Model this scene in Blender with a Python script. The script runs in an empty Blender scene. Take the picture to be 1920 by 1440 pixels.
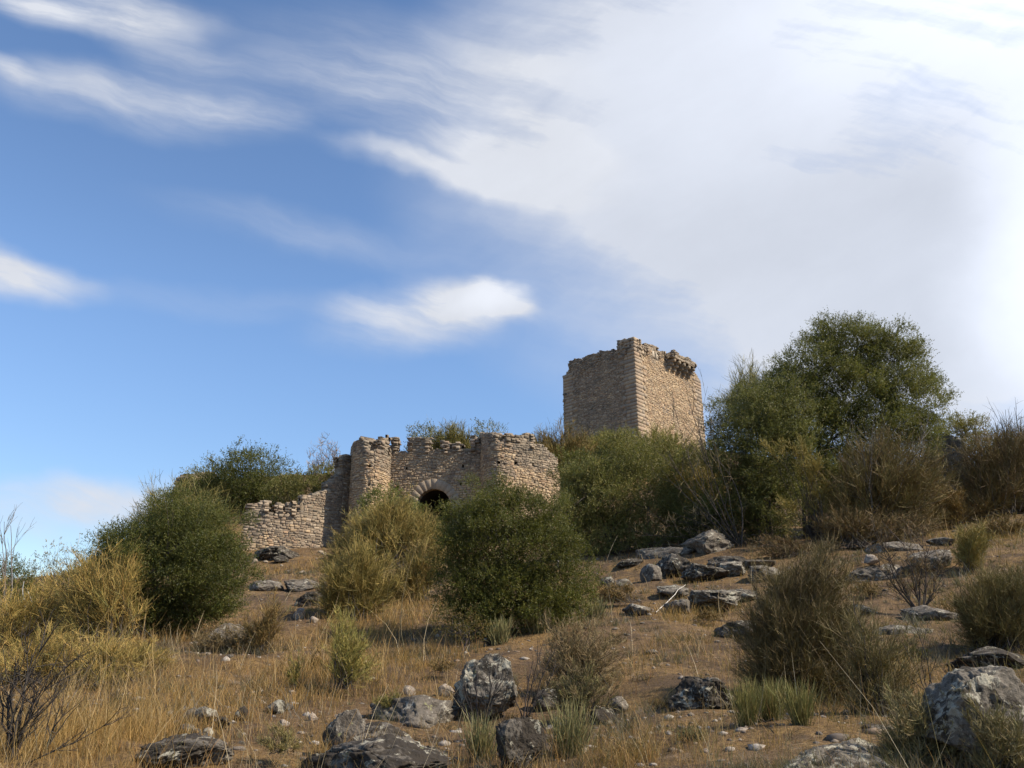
import bpy, math, random
import numpy as np
from mathutils import Vector
R = math.radians
rng = np.random.default_rng(11)
scene = bpy.context.scene
COL = scene.collection

# ---------------------------------------------------------------- camera
PITCH = R(18.0); CAMZ = 1.6; F = 1440.0
cam_data = bpy.data.cameras.new("camera")
cam_data.lens = 27.0; cam_data.sensor_width = 36.0
cam_data.clip_start = 0.05; cam_data.clip_end = 12000
cam = bpy.data.objects.new("camera", cam_data)
COL.objects.link(cam)
cam.location = (0, 0, CAMZ)
cam.rotation_euler = (math.pi / 2 + PITCH, 0, 0)
scene.camera = cam
scene.render.resolution_x = 1024; scene.render.resolution_y = 768

# ---------------------------------------------------------------- light
SUN_AZ = R(106.0)      # from the view direction (+Y) towards +X
SUN_EL = R(44.0)
sun_d = bpy.data.lights.new("sun", 'SUN')
sun_d.energy = 5.0; sun_d.angle = R(0.6); sun_d.color = (1.0, 0.89, 0.73)
sun = bpy.data.objects.new("sun", sun_d); COL.objects.link(sun)
sd = Vector((math.sin(SUN_AZ) * math.cos(SUN_EL), math.cos(SUN_AZ) * math.cos(SUN_EL), math.sin(SUN_EL)))
sun.rotation_euler = sd.to_track_quat('Z', 'Y').to_euler()
scene.view_settings.view_transform = 'Standard'
scene.view_settings.look = 'None'
scene.view_settings.exposure = 0.46
scene.view_settings.gamma = 1.0
scene.cycles.max_bounces = 5
scene.cycles.diffuse_bounces = 3
scene.cycles.glossy_bounces = 1
scene.cycles.transmission_bounces = 3
scene.cycles.transparent_max_bounces = 4
scene.cycles.caustics_reflective = False
scene.cycles.caustics_refractive = False


def px_dir(px, py):
    xc = (px - 960) / F; yc = (720 - py) / F
    return np.array([xc, math.cos(PITCH) - yc * math.sin(PITCH), math.sin(PITCH) + yc * math.cos(PITCH)])


class S:
    """small wrapper: arithmetic on node sockets"""
    nt = None

    def __init__(s, v): s.v = v

    @staticmethod
    def m(op, *a, clamp=False):
        n = S.nt.nodes.new('ShaderNodeMath'); n.operation = op; n.use_clamp = clamp
        for i, x in enumerate(a):
            x = x.v if isinstance(x, S) else x
            if isinstance(x, (int, float)): n.inputs[i].default_value = x
            else: S.nt.links.new(x, n.inputs[i])
        return S(n.outputs[0])
    def __add__(s, o): return S.m('ADD', s, o)
    __radd__ = __add__
    def __sub__(s, o): return S.m('SUBTRACT', s, o)
    def __rsub__(s, o): return S.m('SUBTRACT', o, s)
    def __mul__(s, o): return S.m('MULTIPLY', s, o)
    __rmul__ = __mul__
    def __truediv__(s, o): return S.m('DIVIDE', s, o)
    def clamp(s): return S.m('ADD', s, 0.0, clamp=True)


def smooth(x, a, b):
    n = S.nt.nodes.new('ShaderNodeMapRange'); n.interpolation_type = 'SMOOTHSTEP'
    n.inputs['From Min'].default_value = a; n.inputs['From Max'].default_value = b
    S.nt.links.new(x.v, n.inputs['Value'])
    return S(n.outputs['Result'])


def comb(x, y, z=0.0):
    n = S.nt.nodes.new('ShaderNodeCombineXYZ')
    for i, c in enumerate((x, y, z)):
        if isinstance(c, S): S.nt.links.new(c.v, n.inputs[i])
        else: n.inputs[i].default_value = c
    return n.outputs[0]


def noise(vec, scale, detail=4, rough=0.55, dist=0.0, out='Fac'):
    n = S.nt.nodes.new('ShaderNodeTexNoise')
    n.inputs['Scale'].default_value = scale; n.inputs['Detail'].default_value = detail
    n.inputs['Roughness'].default_value = rough; n.inputs['Distortion'].default_value = dist
    if vec is not None: S.nt.links.new(vec, n.inputs['Vector'])
    return S(n.outputs[out])


def mixc(f, a, b, blend='MIX'):
    n = S.nt.nodes.new('ShaderNodeMix'); n.data_type = 'RGBA'; n.blend_type = blend
    for sock, x in ((n.inputs[0], f), (n.inputs[6], a), (n.inputs[7], b)):
        if isinstance(x, S): S.nt.links.new(x.v, sock)
        elif isinstance(x, (int, float)): sock.default_value = x
        elif isinstance(x, tuple): sock.default_value = (*x[:3], 1)
        else: S.nt.links.new(x, sock)
    return S(n.outputs[2])


# ---------------------------------------------------------------- sky
world = bpy.data.worlds.new("World"); scene.world = world
world.use_nodes = True
nt = world.node_tree; nt.nodes.clear(); S.nt = nt
sky = nt.nodes.new('ShaderNodeTexSky'); sky.sky_type = 'NISHITA'
sky.sun_disc = False; sky.sun_elevation = SUN_EL; sky.sun_rotation = SUN_AZ
sky.air_density = 1.0; sky.dust_density = 0.0; sky.ozone_density = 1.6; sky.altitude = 1800
SKYK = 0.15
tc = nt.nodes.new('ShaderNodeTexCoord')
sep = nt.nodes.new('ShaderNodeSeparateXYZ'); nt.links.new(tc.outputs['Generated'], sep.inputs[0])
X, Y, Z = (S(sep.outputs[i]) for i in range(3))
Yc = S.m('MAXIMUM', Y, 0.08)
u0 = X / Yc; v0 = Z / Yc
nw = noise(tc.outputs['Generated'], 3.2, 4, 0.6, out='Color')
sw = nt.nodes.new('ShaderNodeSeparateXYZ'); nt.links.new(nw.v, sw.inputs[0])
u = u0 + (S(sw.outputs[0]) - 0.5) * 0.16
v = v0 + (S(sw.outputs[1]) - 0.5) * 0.10
nw2 = noise(tc.outputs['Generated'], 9.0, 4, 0.6, out='Color')
sw2 = nt.nodes.new('ShaderNodeSeparateXYZ'); nt.links.new(nw2.v, sw2.inputs[0])
u = u + (S(sw2.outputs[0]) - 0.5) * 0.06
v = v + (S(sw2.outputs[1]) - 0.5) * 0.035


def uvpx(px, py):
    d = px_dir(px, py); return d[0] / d[1], d[2] / d[1]


def blob(px, py, rx, ry, rot=0.0, soft=0.0):
    """a soft cloud bank in sky-direction coordinates; 1 in the middle, 0 at the rim"""
    c0 = np.array(uvpx(px, py))
    ca, sa = math.cos(R(rot)), math.sin(R(rot))
    ax = (np.array(uvpx(px + rx * ca * .5, py + rx * sa * .5)) - np.array(uvpx(px - rx * ca * .5, py - rx * sa * .5)))
    ay = (np.array(uvpx(px - ry * sa * .5, py + ry * ca * .5)) - np.array(uvpx(px + ry * sa * .5, py - ry * ca * .5)))
    M = np.linalg.inv(np.array([ax, ay]).T)
    du = u - float(c0[0]); dv = v - float(c0[1])
    p = du * float(M[0, 0]) + dv * float(M[0, 1])
    q = du * float(M[1, 0]) + dv * float(M[1, 1])
    r2 = p * p + q * q
    t = (1.0 - r2 * 0.8).clamp()
    return t * t * (1.0 + soft) if soft < 0.3 else smooth(r2, 1.25, soft * 0.4)


# fibrous cirrus texture, streaks running down to the right
def fibre(deg, along, across, sc, det, lo, hi):
    ca, sa = math.cos(R(deg)), math.sin(R(deg))
    return smooth(noise(comb((u * ca + v * sa) * along, (v * ca - u * sa) * across), sc, det, 0.6), lo, hi)


fib = fibre(-17, 1.3, 7.0, 1.6, 8, 0.30, 0.72)
fib2 = fibre(32, 1.2, 4.0, 1.3, 7, 0.25, 0.75)
puff = noise(tc.outputs['Generated'], 3.0, 8, 0.6)
big = [
    (1640, 150, 860, 610, 0, 0.30, 1.05), (1780, 560, 620, 330, 0, 0.2, 0.75), (1300, 420, 330, 190, 35, 0.0, 0.5), (1080, 200, 260, 260, 0, 0.0, 0.35),
]
banks = [
    (880, 240, 330, 130, 18, 0.0, 0.50), (740, 120, 420, 120, 8, 0.0, 0.30), (850, 325, 300, 36, 14, 0.0, 0.30), (730, 285, 160, 22, 12, 0.0, 0.25),
    (215, 22, 225, 56, 10, 0.1, 0.95), (60, 10, 120, 40, 20, 0.1, 0.55), (250, 185, 360, 75, 8, 0.0, 0.70),
    (440, 215, 150, 36, 8, 0.0, 0.45), (10, 130, 100, 28, 20, 0.0, 0.55), (330, 110, 190, 70, 30, 0.0, 0.40), (560, 165, 240, 70, 10, 0.0, 0.25),
    (20, 520, 200, 50, 10, 0.1, 1.0), (-20, 480, 120, 50, 20, 0.1, 0.4),
    (790, 590, 250, 88, -6, 0.1, 0.75), (900, 565, 130, 58, 8, 0.1, 0.95), (965, 570, 90, 42, 35, 0.1, 0.45),
    (130, 965, 400, 75, 2, 0.1, 0.95), (1500, 760, 380, 90, 5, 0.0, 0.30), (560, 430, 360, 50, 12, 0.0, 0.22), (420, 560, 400, 40, 4, 0.0, 0.12),
]
Db = None
for b in big:
    t = blob(*b[:6]) * b[6]
    Db = t if Db is None else Db + t
D = None
for b in banks:
    t = blob(*b[:6]) * b[6]
    D = t if D is None else D + t
dens = (D * (0.30 + fib * 1.0) * (0.55 + puff * 0.9)).clamp()
mass = (Db * (0.52 + fib * 0.42 + fib2 * 0.34) + (puff - 0.5) * 0.5 * Db.clamp()).clamp()
mass = S.m('MINIMUM', mass, 0.90)
dens = (dens + mass).clamp()
front = smooth(Y, 0.05, 0.35)
back = smooth(noise(tc.outputs['Generated'], 2.2, 6, 0.6), 0.5, 0.75) * 0.7
dens = dens * front + back * (1.0 - front)
dens = dens * smooth(Z, -0.02, 0.08)
# brighter where the veil thins towards the sun
glow = (blob(1860, 0, 520, 330, 0, 0.0) * 0.55 + blob(1970, 500, 230, 420, 0, 0.0) * 0.50 + blob(1350, 120, 400, 330, 0, 0.0) * 0.16
        + blob(930, 560, 110, 50, 0, 0.0) * 0.22)
cb = (0.60 + glow * 0.62 + (puff - 0.5) * 0.16 + (fib2 - 0.5) * 0.05) * (1.0 / SKYK)
cc = nt.nodes.new('ShaderNodeVectorMath'); cc.operation = 'SCALE'
cc.inputs[0].default_value = (0.87, 0.91, 1.0); nt.links.new(cb.v, cc.inputs['Scale'])
hs = nt.nodes.new('ShaderNodeHueSaturation'); nt.links.new(sky.outputs[0], hs.inputs['Color'])
hs.inputs['Saturation'].default_value = 1.06; hs.inputs['Value'].default_value = 1.03
lowsky = nt.nodes.new('ShaderNodeVectorMath'); lowsky.operation = 'SCALE'
nt.links.new(hs.outputs[0], lowsky.inputs[0]); nt.links.new((0.58 + smooth(Z, -0.05, 0.42) * 0.46).v, lowsky.inputs['Scale'])
cm = mixc(dens, lowsky.outputs[0], cc.outputs[0])
bg = nt.nodes.new('ShaderNodeBackground'); bg.inputs['Strength'].default_value = SKYK
nt.links.new(cm.v, bg.inputs['Color'])
wo = nt.nodes.new('ShaderNodeOutputWorld'); nt.links.new(bg.outputs[0], wo.inputs[0])
world.cycles.sampling_method = 'MANUAL'; world.cycles.sample_map_resolution = 512

# ---------------------------------------------------------------- numpy noise
_perm = rng.permutation(4096)
_grad = rng.uniform(-1, 1, 4096)


def vnoise(P, seed=0):
    """smooth value noise, P (N,3) -> about -1..1"""
    P = np.asarray(P, float) + seed * 17.31 + 1000.0
    i = np.floor(P).astype(np.int64); f = P - i
    f = f * f * (3 - 2 * f)

    def h(a, b, c):
        return _grad[_perm[(a + _perm[(b + _perm[c & 4095]) & 4095]) & 4095]]
    out = 0
    for dx in (0, 1):
        for dy in (0, 1):
            for dz in (0, 1):
                w = (f[..., 0] if dx else 1 - f[..., 0]) * (f[..., 1] if dy else 1 - f[..., 1]) * (f[..., 2] if dz else 1 - f[..., 2])
                out = out + w * h(i[..., 0] + dx, i[..., 1] + dy, i[..., 2] + dz)
    return out


def fbm(P, oct=4, seed=0, gain=0.5):
    P = np.asarray(P, float); a = 1; o = 0
    for k in range(oct):
        o = o + a * vnoise(P * 2 ** k, seed + k); a *= gain
    return o


# ---------------------------------------------------------------- object helpers
def mesh_data(name, verts, faces, mat, col=None, smooth_=False):
    """faces: list of (M,k) int arrays"""
    me = bpy.data.meshes.new(name)
    verts = np.asarray(verts, np.float32)
    me.vertices.add(len(verts)); me.vertices.foreach_set('co', verts.ravel())
    faces = [np.asarray(f, np.int32) for f in faces if len(f)]
    nl = sum(f.size for f in faces); nf = sum(len(f) for f in faces)
    me.loops.add(nl); me.polygons.add(nf)
    me.loops.foreach_set('vertex_index', np.concatenate([f.ravel() for f in faces]))
    st = []; o = 0
    for f in faces:
        st.append(o + np.arange(len(f)) * f.shape[1]); o += f.size
    me.polygons.foreach_set('loop_start', np.concatenate(st).astype(np.int32))
    me.update(calc_edges=True)
    if smooth_: me.polygons.foreach_set('use_smooth', np.ones(nf, bool))
    if col is not None:
        a = me.color_attributes.new('Col', 'FLOAT_COLOR', 'POINT')
        c = np.ones((len(verts), 4), np.float32); c[:, :3] = col
        a.data.foreach_set('color', c.ravel())
    me.materials.append(mat)
    me.validate()
    return me


def obj(name, verts, faces, mat, parent=None, col=None, smooth_=False, origin=None):
    verts = np.asarray(verts, float)
    o0 = np.array(origin if origin is not None else (parent.location if parent is not None else (0, 0, 0)), float)
    me = mesh_data(name, verts - o0, faces, mat, col, smooth_)
    o = bpy.data.objects.new(name, me); COL.objects.link(o)
    if parent is not None: o.parent = parent
    else: o.location = o0
    return o


def tag(o, label, cat, group=None, kind=None):
    o['label'] = label; o['category'] = cat
    if group: o['group'] = group
    if kind: o['kind'] = kind
    return o


def thing(name, loc, label, cat, group=None):
    e = bpy.data.objects.new(name, None); COL.objects.link(e)
    e.location = loc; e.empty_display_size = 0.2
    return tag(e, label, cat, group)


def material(name):
    m = bpy.data.materials.new(name); m.use_nodes = True
    S.nt = m.node_tree
    b = m.node_tree.nodes['Principled BSDF']
    b.inputs['Roughness'].default_value = 0.85
    b.inputs['Specular IOR Level'].default_value = 0.25
    return m, b


def attr(name='Col'):
    n = S.nt.nodes.new('ShaderNodeAttribute'); n.attribute_name = name
    return S(n.outputs['Color'])


def texco(out='Object'):
    return S.nt.nodes.new('ShaderNodeTexCoord').outputs[out]


def geopos():
    return S.nt.nodes.new('ShaderNodeNewGeometry').outputs['Position']


def bump(b, h, strength, dist):
    n = S.nt.nodes.new('ShaderNodeBump'); n.inputs['Strength'].default_value = strength
    n.inputs['Distance'].default_value = dist
    S.nt.links.new(h.v, n.inputs['Height']); S.nt.links.new(n.outputs[0], b.inputs['Normal'])


def link(a, s): S.nt.links.new(a.v if isinstance(a, S) else a, s)


def ramp(f, stops, interp='LINEAR'):
    n = S.nt.nodes.new('ShaderNodeValToRGB'); e = n.color_ramp.elements
    n.color_ramp.interpolation = interp
    while len(e) < len(stops): e.new(0.5)
    for k, (p, c) in enumerate(stops):
        e[k].position = p; e[k].color = (*c, 1)
    link(f, n.inputs[0]); return S(n.outputs[0])


# ---------------------------------------------------------------- terrain height
def W(px, py, d):
    """point on the line of sight of a photo pixel at world depth y = d"""
    v = px_dir(px, py); return np.array([0, 0, CAMZ]) + v * (d / v[1])


ctrl_px = [
    (0, 1440, 5.0), (480, 1440, 5.2), (960, 1440, 5.4), (1440, 1440, 5.2), (1920, 1440, 4.8),
    (0, 1300, 8.2), (480, 1300, 8.3), (960, 1300, 8.4), (1440, 1300, 8.0), (1920, 1300, 7.0),
    (0, 1200, 12), (480, 1200, 12), (960, 1200, 11.8), (1440, 1200, 10.8), (1920, 1200, 9.4),
    (20, 1120, 17.5), (250, 1130, 16.5), (480, 1130, 16), (960, 1130, 16), (1440, 1130, 14.2), (1920, 1120, 12.0),
    (70, 1082, 22), (160, 1082, 22.5), (480, 1080, 25), (800, 1080, 24), (1200, 1080, 19), (1500, 1065, 17.2), (1920, 1060, 14.0),
    (540, 1040, 44), (470, 1042, 42.5), (640, 1035, 46), (1330, 1015, 22.5), (1530, 1003, 23), (1720, 1000, 20.5), (1920, 980, 18.5),
    (812, 1012, 48), (1000, 1000, 46), (720, 1020, 46.5), (1200, 1015, 35), (1350, 985, 32), (1500, 965, 34), (1800, 955, 23), (1900, 905, 28),
    (1750, 890, 34), (1200, 930, 56), (1190, 852, 72), (1058, 850, 79), (1322, 850, 82), (1000, 880, 62), (1350, 900, 58), (1600, 880, 55),
    (800, 885, 60), (930, 880, 62), (620, 945, 56), (470, 965, 53), (400, 945, 57), (350, 925, 62),
]
ctrl = [tuple(W(*c)) for c in ctrl_px] + [
    (0, 0, 0), (-8, 0, -.4), (8, 0, .4), (0, -10, -1.2), (-30, 0, -3), (30, 0, 2), (-24, 38, 1.0), (-16, 32, 2.4), (-30, 62, 8),
    (-60, 50, -3), (-60, 20, -5), (60, 20, 5), (0, -40, -5), (-40, -30, -7), (40, -30, -3), (0, 130, 8), (-60, 120, -6),
    (70, 120, 4), (40, 90, 14), (60, 60, 9), (-34, 90, 4), (15, 105, 16), (-10, 90, 13)]
ctrl = np.array(ctrl)


def _k(r2): return np.sqrt(r2 + 1.0) ** 1.6


_n = len(ctrl)
_d2 = ((ctrl[:, None, :2] - ctrl[None, :, :2]) ** 2).sum(-1)
_A = np.zeros((_n + 3, _n + 3))
_A[:_n, :_n] = _k(_d2) + np.eye(_n) * 0.08 * -1
_A[:_n, _n:] = np.c_[np.ones(_n), ctrl[:, :2]]; _A[_n:, :_n] = _A[:_n, _n:].T
_w = np.linalg.solve(_A, np.r_[ctrl[:, 2], 0, 0, 0])


def H0(x, y):
    x = np.asarray(x, float); y = np.asarray(y, float)
    xc = np.clip(x, -75, 85); yc = np.clip(y, -45, 135)
    z = _w[_n] + _w[_n + 1] * xc + _w[_n + 2] * yc
    for i in range(_n):
        z = z + _w[i] * _k((xc - ctrl[i, 0]) ** 2 + (yc - ctrl[i, 1]) ** 2)
    r = np.sqrt((x - xc) ** 2 + (y - yc) ** 2)
    t = np.clip(r / 260, 0, 1); t = t * t * (3 - 2 * t)
    far = -38 + 9 * vnoise(np.stack([x / 420, y / 420, x * 0], -1))
    return z * (1 - t) + far * t


def H(x, y):
    """terrain with its lumps and hollows"""
    x = np.asarray(x, float); y = np.asarray(y, float)
    P = np.stack([x, y, x * 0], -1)
    return (H0(x, y) + 0.10 * vnoise(P / 1.7, 3) + 0.045 * vnoise(P / 0.55, 4) + 0.018 * vnoise(P / 0.17, 5))


def at(px, py):
    """where the sight line of a photo pixel meets the ground"""
    v = px_dir(px, py); v = v / v[1]
    ys = 3.0 * 1.004 ** np.arange(900)
    g = H0(v[0] * ys, ys) - (CAMZ + v[2] * ys)
    k = np.argmax(g > 0) if (g > 0).any() else 600
    y = ys[k]
    return np.array([v[0] * y, y, float(H(v[0] * y, y))])


def ppm(p):
    """photo pixels per metre at a point"""
    return F / (p[1] * math.cos(PITCH) + (p[2] - CAMZ) * math.sin(PITCH))

# ---------------------------------------------------------------- ground
gm, b = material('dry_soil_and_grass')
P = geopos()
n1 = noise(P, 0.55, 5, 0.6); n2 = noise(P, 3.0, 6, 0.65); n3 = noise(P, 22.0, 5, 0.7); n4 = noise(P, 90.0, 3, 0.6)
soil = ramp(n2, [(0.30, (0.050, 0.031, 0.018)), (0.46, (0.092, 0.056, 0.029)), (0.60, (0.138, 0.086, 0.045)), (0.75, (0.20, 0.14, 0.085))])
straw = ramp(n3, [(0.30, (0.10, 0.058, 0.022)), (0.55, (0.20, 0.122, 0.044)), (0.75, (0.31, 0.20, 0.085))])
f = (smooth(n1, 0.40, 0.58) * 0.6 + smooth(n3, 0.45, 0.62) * 0.45).clamp()
c = mixc(f, soil, straw)
c = mixc(smooth(n4, 0.60, 0.72) * 0.5, c, (0.42, 0.34, 0.24))
c = mixc(smooth(n4, 0.42, 0.30) * 0.55, c, (0.055, 0.033, 0.02))
n6 = noise(P, 1.5, 6, 0.7, 0.5)
c = mixc(smooth(n6, 0.49, 0.58) * 0.65, c, (0.055, 0.036, 0.024))
c = mixc(smooth(noise(P, 2.3, 6, 0.7, 0.3), 0.58, 0.68) * 0.5, c, (0.27, 0.205, 0.14))
link(c, b.inputs['Base Color']); b.inputs['Roughness'].default_value = 0.95
bump(b, n3 * 0.6 + n4 * 0.4 + n2 * 0.6, 0.9, 0.035)

th = np.unique(np.concatenate([np.linspace(-42, 42, 900), np.linspace(42, 318, 240)]))[:-1]
th = np.radians(th)
rad = np.concatenate([[0.3], np.geomspace(0.6, 3.5, 16)[:-1], np.geomspace(3.5, 110, 520)[:-1], np.geomspace(110, 6000, 60)])
TT, RR = np.meshgrid(th, rad)
gx = RR * np.sin(TT); gy = RR * np.cos(TT)
gz = np.empty_like(gx)
for i in range(0, len(rad), 60):
    gz[i:i + 60] = H(gx[i:i + 60], gy[i:i + 60])
nr, nth = gx.shape
V = np.stack([gx, gy, gz], -1).reshape(-1, 3)
idx = np.arange(nr * nth).reshape(nr, nth)
nx = np.roll(idx, -1, 1)
q = np.stack([idx[:-1], nx[:-1], nx[1:], idx[1:]], -1).reshape(-1, 4)[:, ::-1]
ground = obj('ground', V, [q], gm, smooth_=True)
ground['kind'] = 'structure'

# ---------------------------------------------------------------- stone masonry
sm, b = material('rubble_stone')
P = geopos()
a = attr()
n1 = noise(P, 2.2, 5, 0.6); n2 = noise(P, 14.0, 4, 0.6)
c = mixc(smooth(n2, 0.3, 0.75) * 0.55, a, (0.20, 0.155, 0.115))
c = mixc(smooth(n1, 0.55, 0.72) * 0.35, c, (0.15, 0.135, 0.115))
c = mixc(smooth(noise(P, 6.0, 4, 0.6), 0.62, 0.72) * 0.4, c, (0.50, 0.42, 0.32))
mp = S.nt.nodes.new('ShaderNodeMapping'); mp.inputs['Scale'].default_value = (1.0, 1.0, 0.16); link(P, mp.inputs[0])
c = mixc(smooth(noise(mp.outputs[0], 1.3, 5, 0.65), 0.50, 0.66) * 0.38, c, (0.13, 0.11, 0.09))
c = mixc(smooth(noise(P, 0.55, 4, 0.6), 0.52, 0.68) * 0.35, c, (0.43, 0.34, 0.23))
link(c, b.inputs['Base Color']); b.inputs['Roughness'].default_value = 0.95
bump(b, n2, 0.7, 0.03)
mortar, b = material('lime_mortar')
P = geopos(); n1 = noise(P, 5.0, 5, 0.65)
link(ramp(n1, [(0.3, (0.13, 0.098, 0.066)), (0.55, (0.28, 0.215, 0.145)), (0.75, (0.38, 0.30, 0.20))]), b.inputs['Base Color'])
bump(b, noise(P, 20.0, 4, 0.6), 0.8, 0.04)
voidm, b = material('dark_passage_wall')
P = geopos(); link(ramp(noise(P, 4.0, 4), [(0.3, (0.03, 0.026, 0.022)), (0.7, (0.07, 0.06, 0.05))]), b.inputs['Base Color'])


class Path:
    def __init__(s, pts):
        s.p = np.array([q[:2] for q in pts], float)
        d = np.diff(s.p, axis=0); s.l = np.hypot(d[:, 0], d[:, 1])
        s.c = np.r_[0, np.cumsum(s.l)]; s.L = s.c[-1]; s.t = d / s.l[:, None]

    def pos(s, q):
        q = np.asarray(q, float)
        return np.stack([np.interp(q, s.c, s.p[:, 0]), np.interp(q, s.c, s.p[:, 1])], -1)

    def tan(s, q):
        q = np.asarray(q, float)
        k = np.clip(np.searchsorted(s.c, q, side='right') - 1, 0, len(s.l) - 1)
        a = s.t[k]
        # blend at the bends
        w = 0.25
        k2 = np.clip(np.searchsorted(s.c, q + w, side='right') - 1, 0, len(s.l) - 1)
        k3 = np.clip(np.searchsorted(s.c, q - w, side='right') - 1, 0, len(s.l) - 1)
        t = s.t[k2] + s.t[k3] if s.round else a
        return t / np.linalg.norm(t, axis=-1, keepdims=True)
    round = True

    def nor(s, q):
        t = s.tan(q); return np.stack([t[..., 1], -t[..., 0]], -1)

    def sz(s, px, py):
        """photo pixel -> (distance along the wall, height)"""
        v = px_dir(px, py); best = None
        for k in range(len(s.l)):
            t = s.t[k]; p = s.p[k]
            A = np.array([[v[0], -t[0]], [v[1], -t[1]]])
            if abs(np.linalg.det(A)) < 1e-6: continue
            lam, q = np.linalg.solve(A, p)
            if lam <= 0: continue
            ex = max(0, -q, q - s.l[k])
            if best is None or ex < best[0] - 1e-6:
                best = (ex, s.c[k] + np.clip(q, 0, s.l[k]), CAMZ + lam * v[2])
        return best[1], best[2]


def profile(path, pts):
    """photo outline -> stepwise top function z(s)"""
    a = np.array([path.sz(*p) for p in pts])
    s = np.maximum.accumulate(a[:, 0] + np.arange(len(a)) * 1e-4)
    return lambda q: np.interp(q, s, a[:, 1])


def stone_boxes(C, T, N, hw, hh, dep, col, jit=0.12, bev=0.16):
    """vectorised rough blocks. C centre of the front face; T,N unit vectors along/outward"""
    n = len(C); up = np.zeros_like(T); up[:, 2] = 1
    c4 = np.array([(-1, -1), (1, -1), (1, 1), (-1, 1)], float)
    rings = []
    for (k, off, sc) in ((0, -1.0, 1.0), (1, -0.10, 1.0), (2, 0.0, 1 - bev)):
        j = 1 + rng.uniform(-jit * 1.2, jit * 1.2, (n, 4, 2)) if k else np.ones((n, 4, 2))
        xy = c4[None] * j * sc
        out = (off * dep)[:, None] if k == 0 else (off * np.minimum(hh, hw) * 2.2)[:, None] + rng.uniform(-.012, .012, (n, 4)) * (k == 2)
        r = (C[:, None] + T[:, None] * (xy[..., 0] * hw[:, None])[..., None] + up[:, None] * (xy[..., 1] * hh[:, None])[..., None]
             + N[:, None] * out[..., None])
        rings.append(r)
    V = np.stack(rings, 1).reshape(-1, 3)
    base = np.arange(n)[:, None] * 12
    F_ = []
    for r in (0, 1):
        for k in range(4):
            k2 = (k + 1) % 4
            F_.append(np.stack([base[:, 0] + r * 4 + k, base[:, 0] + r * 4 + k2, base[:, 0] + r * 4 + 4 + k2, base[:, 0] + r * 4 + 4 + k], -1))
    F_.append(base + np.array([8, 9, 10, 11]))
    return V, np.concatenate(F_), np.repeat(col, 12, axis=0)


def pal(n, kind='gold'):
    base = {'gold': [(0.40, 0.305, 0.205), (0.36, 0.275, 0.185), (0.43, 0.335, 0.23), (0.31, 0.235, 0.165), (0.37, 0.265, 0.185), (0.47, 0.385, 0.28)],
            'grey': [(0.25, 0.205, 0.165), (0.20, 0.17, 0.14), (0.30, 0.25, 0.20), (0.155, 0.135, 0.115), (0.24, 0.185, 0.145), (0.36, 0.31, 0.255)],
            'top': [(0.175, 0.155, 0.13), (0.13, 0.12, 0.105), (0.215, 0.19, 0.155), (0.10, 0.092, 0.082), (0.19, 0.155, 0.125), (0.26, 0.235, 0.20)]}[kind]
    c = np.array(base)[rng.integers(0, 6, n)]
    return c * rng.uniform(0.86, 1.14, (n, 1)) * np.array([1.22, 1.13, 0.98])


def masonry(path, zlo, zhi, size=1.0, s0=None, s1=None, thick=1.2, hole=None, colf=None, back=True, quoin=0.0, ch=(0.12, 0.27), ln=(0.16, 0.62)):
    """coursed rubble on both faces of a wall -> V,F,C"""
    s0 = 0 if s0 is None else s0; s1 = path.L if s1 is None else s1
    ss = np.linspace(s0, s1, 60)
    zmin = float(np.min(zlo(ss))); zmax = float(np.max(zhi(ss)))
    rows = []
    z = zmin
    while z < zmax + 0.1:
        h = rng.uniform(*ch) * size
        s = s0 - rng.uniform(0, .2)
        while s < s1:
            l = rng.uniform(*ln) * size * (0.75 + h * 1.3)
            rows.append((s + l / 2, z + h / 2, l / 2, h / 2)); s += l
        z += h
    a = np.array(rows)
    out = []
    for side in ((1, -1) if back else (1,)):
        s, zc, hw, hh = a.T.copy()
        hw = hw.copy(); hh = hh.copy()
        zc = zc + 0.05 * np.sin(s * 0.9 + zc) + 0.03 * np.sin(s * 2.3) + rng.normal(0, .012, len(s))
        keep = (zc < zhi(np.clip(s, s0, s1)) - hh * 0.6 + rng.uniform(-.05, .09, len(s))) & (zc > zlo(np.clip(s, s0, s1)) - .2) & (s > s0 - .05) & (s < s1 + .05)
        if hole is not None and side == 1: keep &= ~hole(s, zc, hw, hh)
        elif hole is not None: keep &= ~hole(s, zc, hw, hh)
        if quoin: keep &= (s > s0 + quoin * .5) & (s < s1 - quoin * .5)
        s, zc, hw, hh = s[keep], zc[keep], hw[keep], hh[keep]
        n = len(s)
        # rubble: some stones stand taller or lower than their course
        hh = hh * rng.uniform(0.72, 1.18, n); hw = hw * rng.uniform(0.85, 1.05, n); zc = zc + rng.normal(0, .02, n) * size
        g = rng.uniform(0.010, 0.028, n) * size
        pp = path.pos(np.clip(s, 0, path.L)); t = path.tan(s); nn = path.nor(s)
        if side == -1: pp = pp - nn * thick; nn = -nn
        C = np.c_[pp + nn * rng.normal(0.0, 0.02, n)[:, None] * size, zc]
        T = np.c_[t, rng.normal(0, .03, n)]; N = np.c_[nn + t * rng.normal(0, .05, n)[:, None], rng.normal(0, .05, n)]
        col = colf(s, zc) if colf else pal(n)
        out.append(stone_boxes(C, T, N, hw - g, hh - g * 0.8, np.full(n, 0.26), col))
    return out


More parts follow.
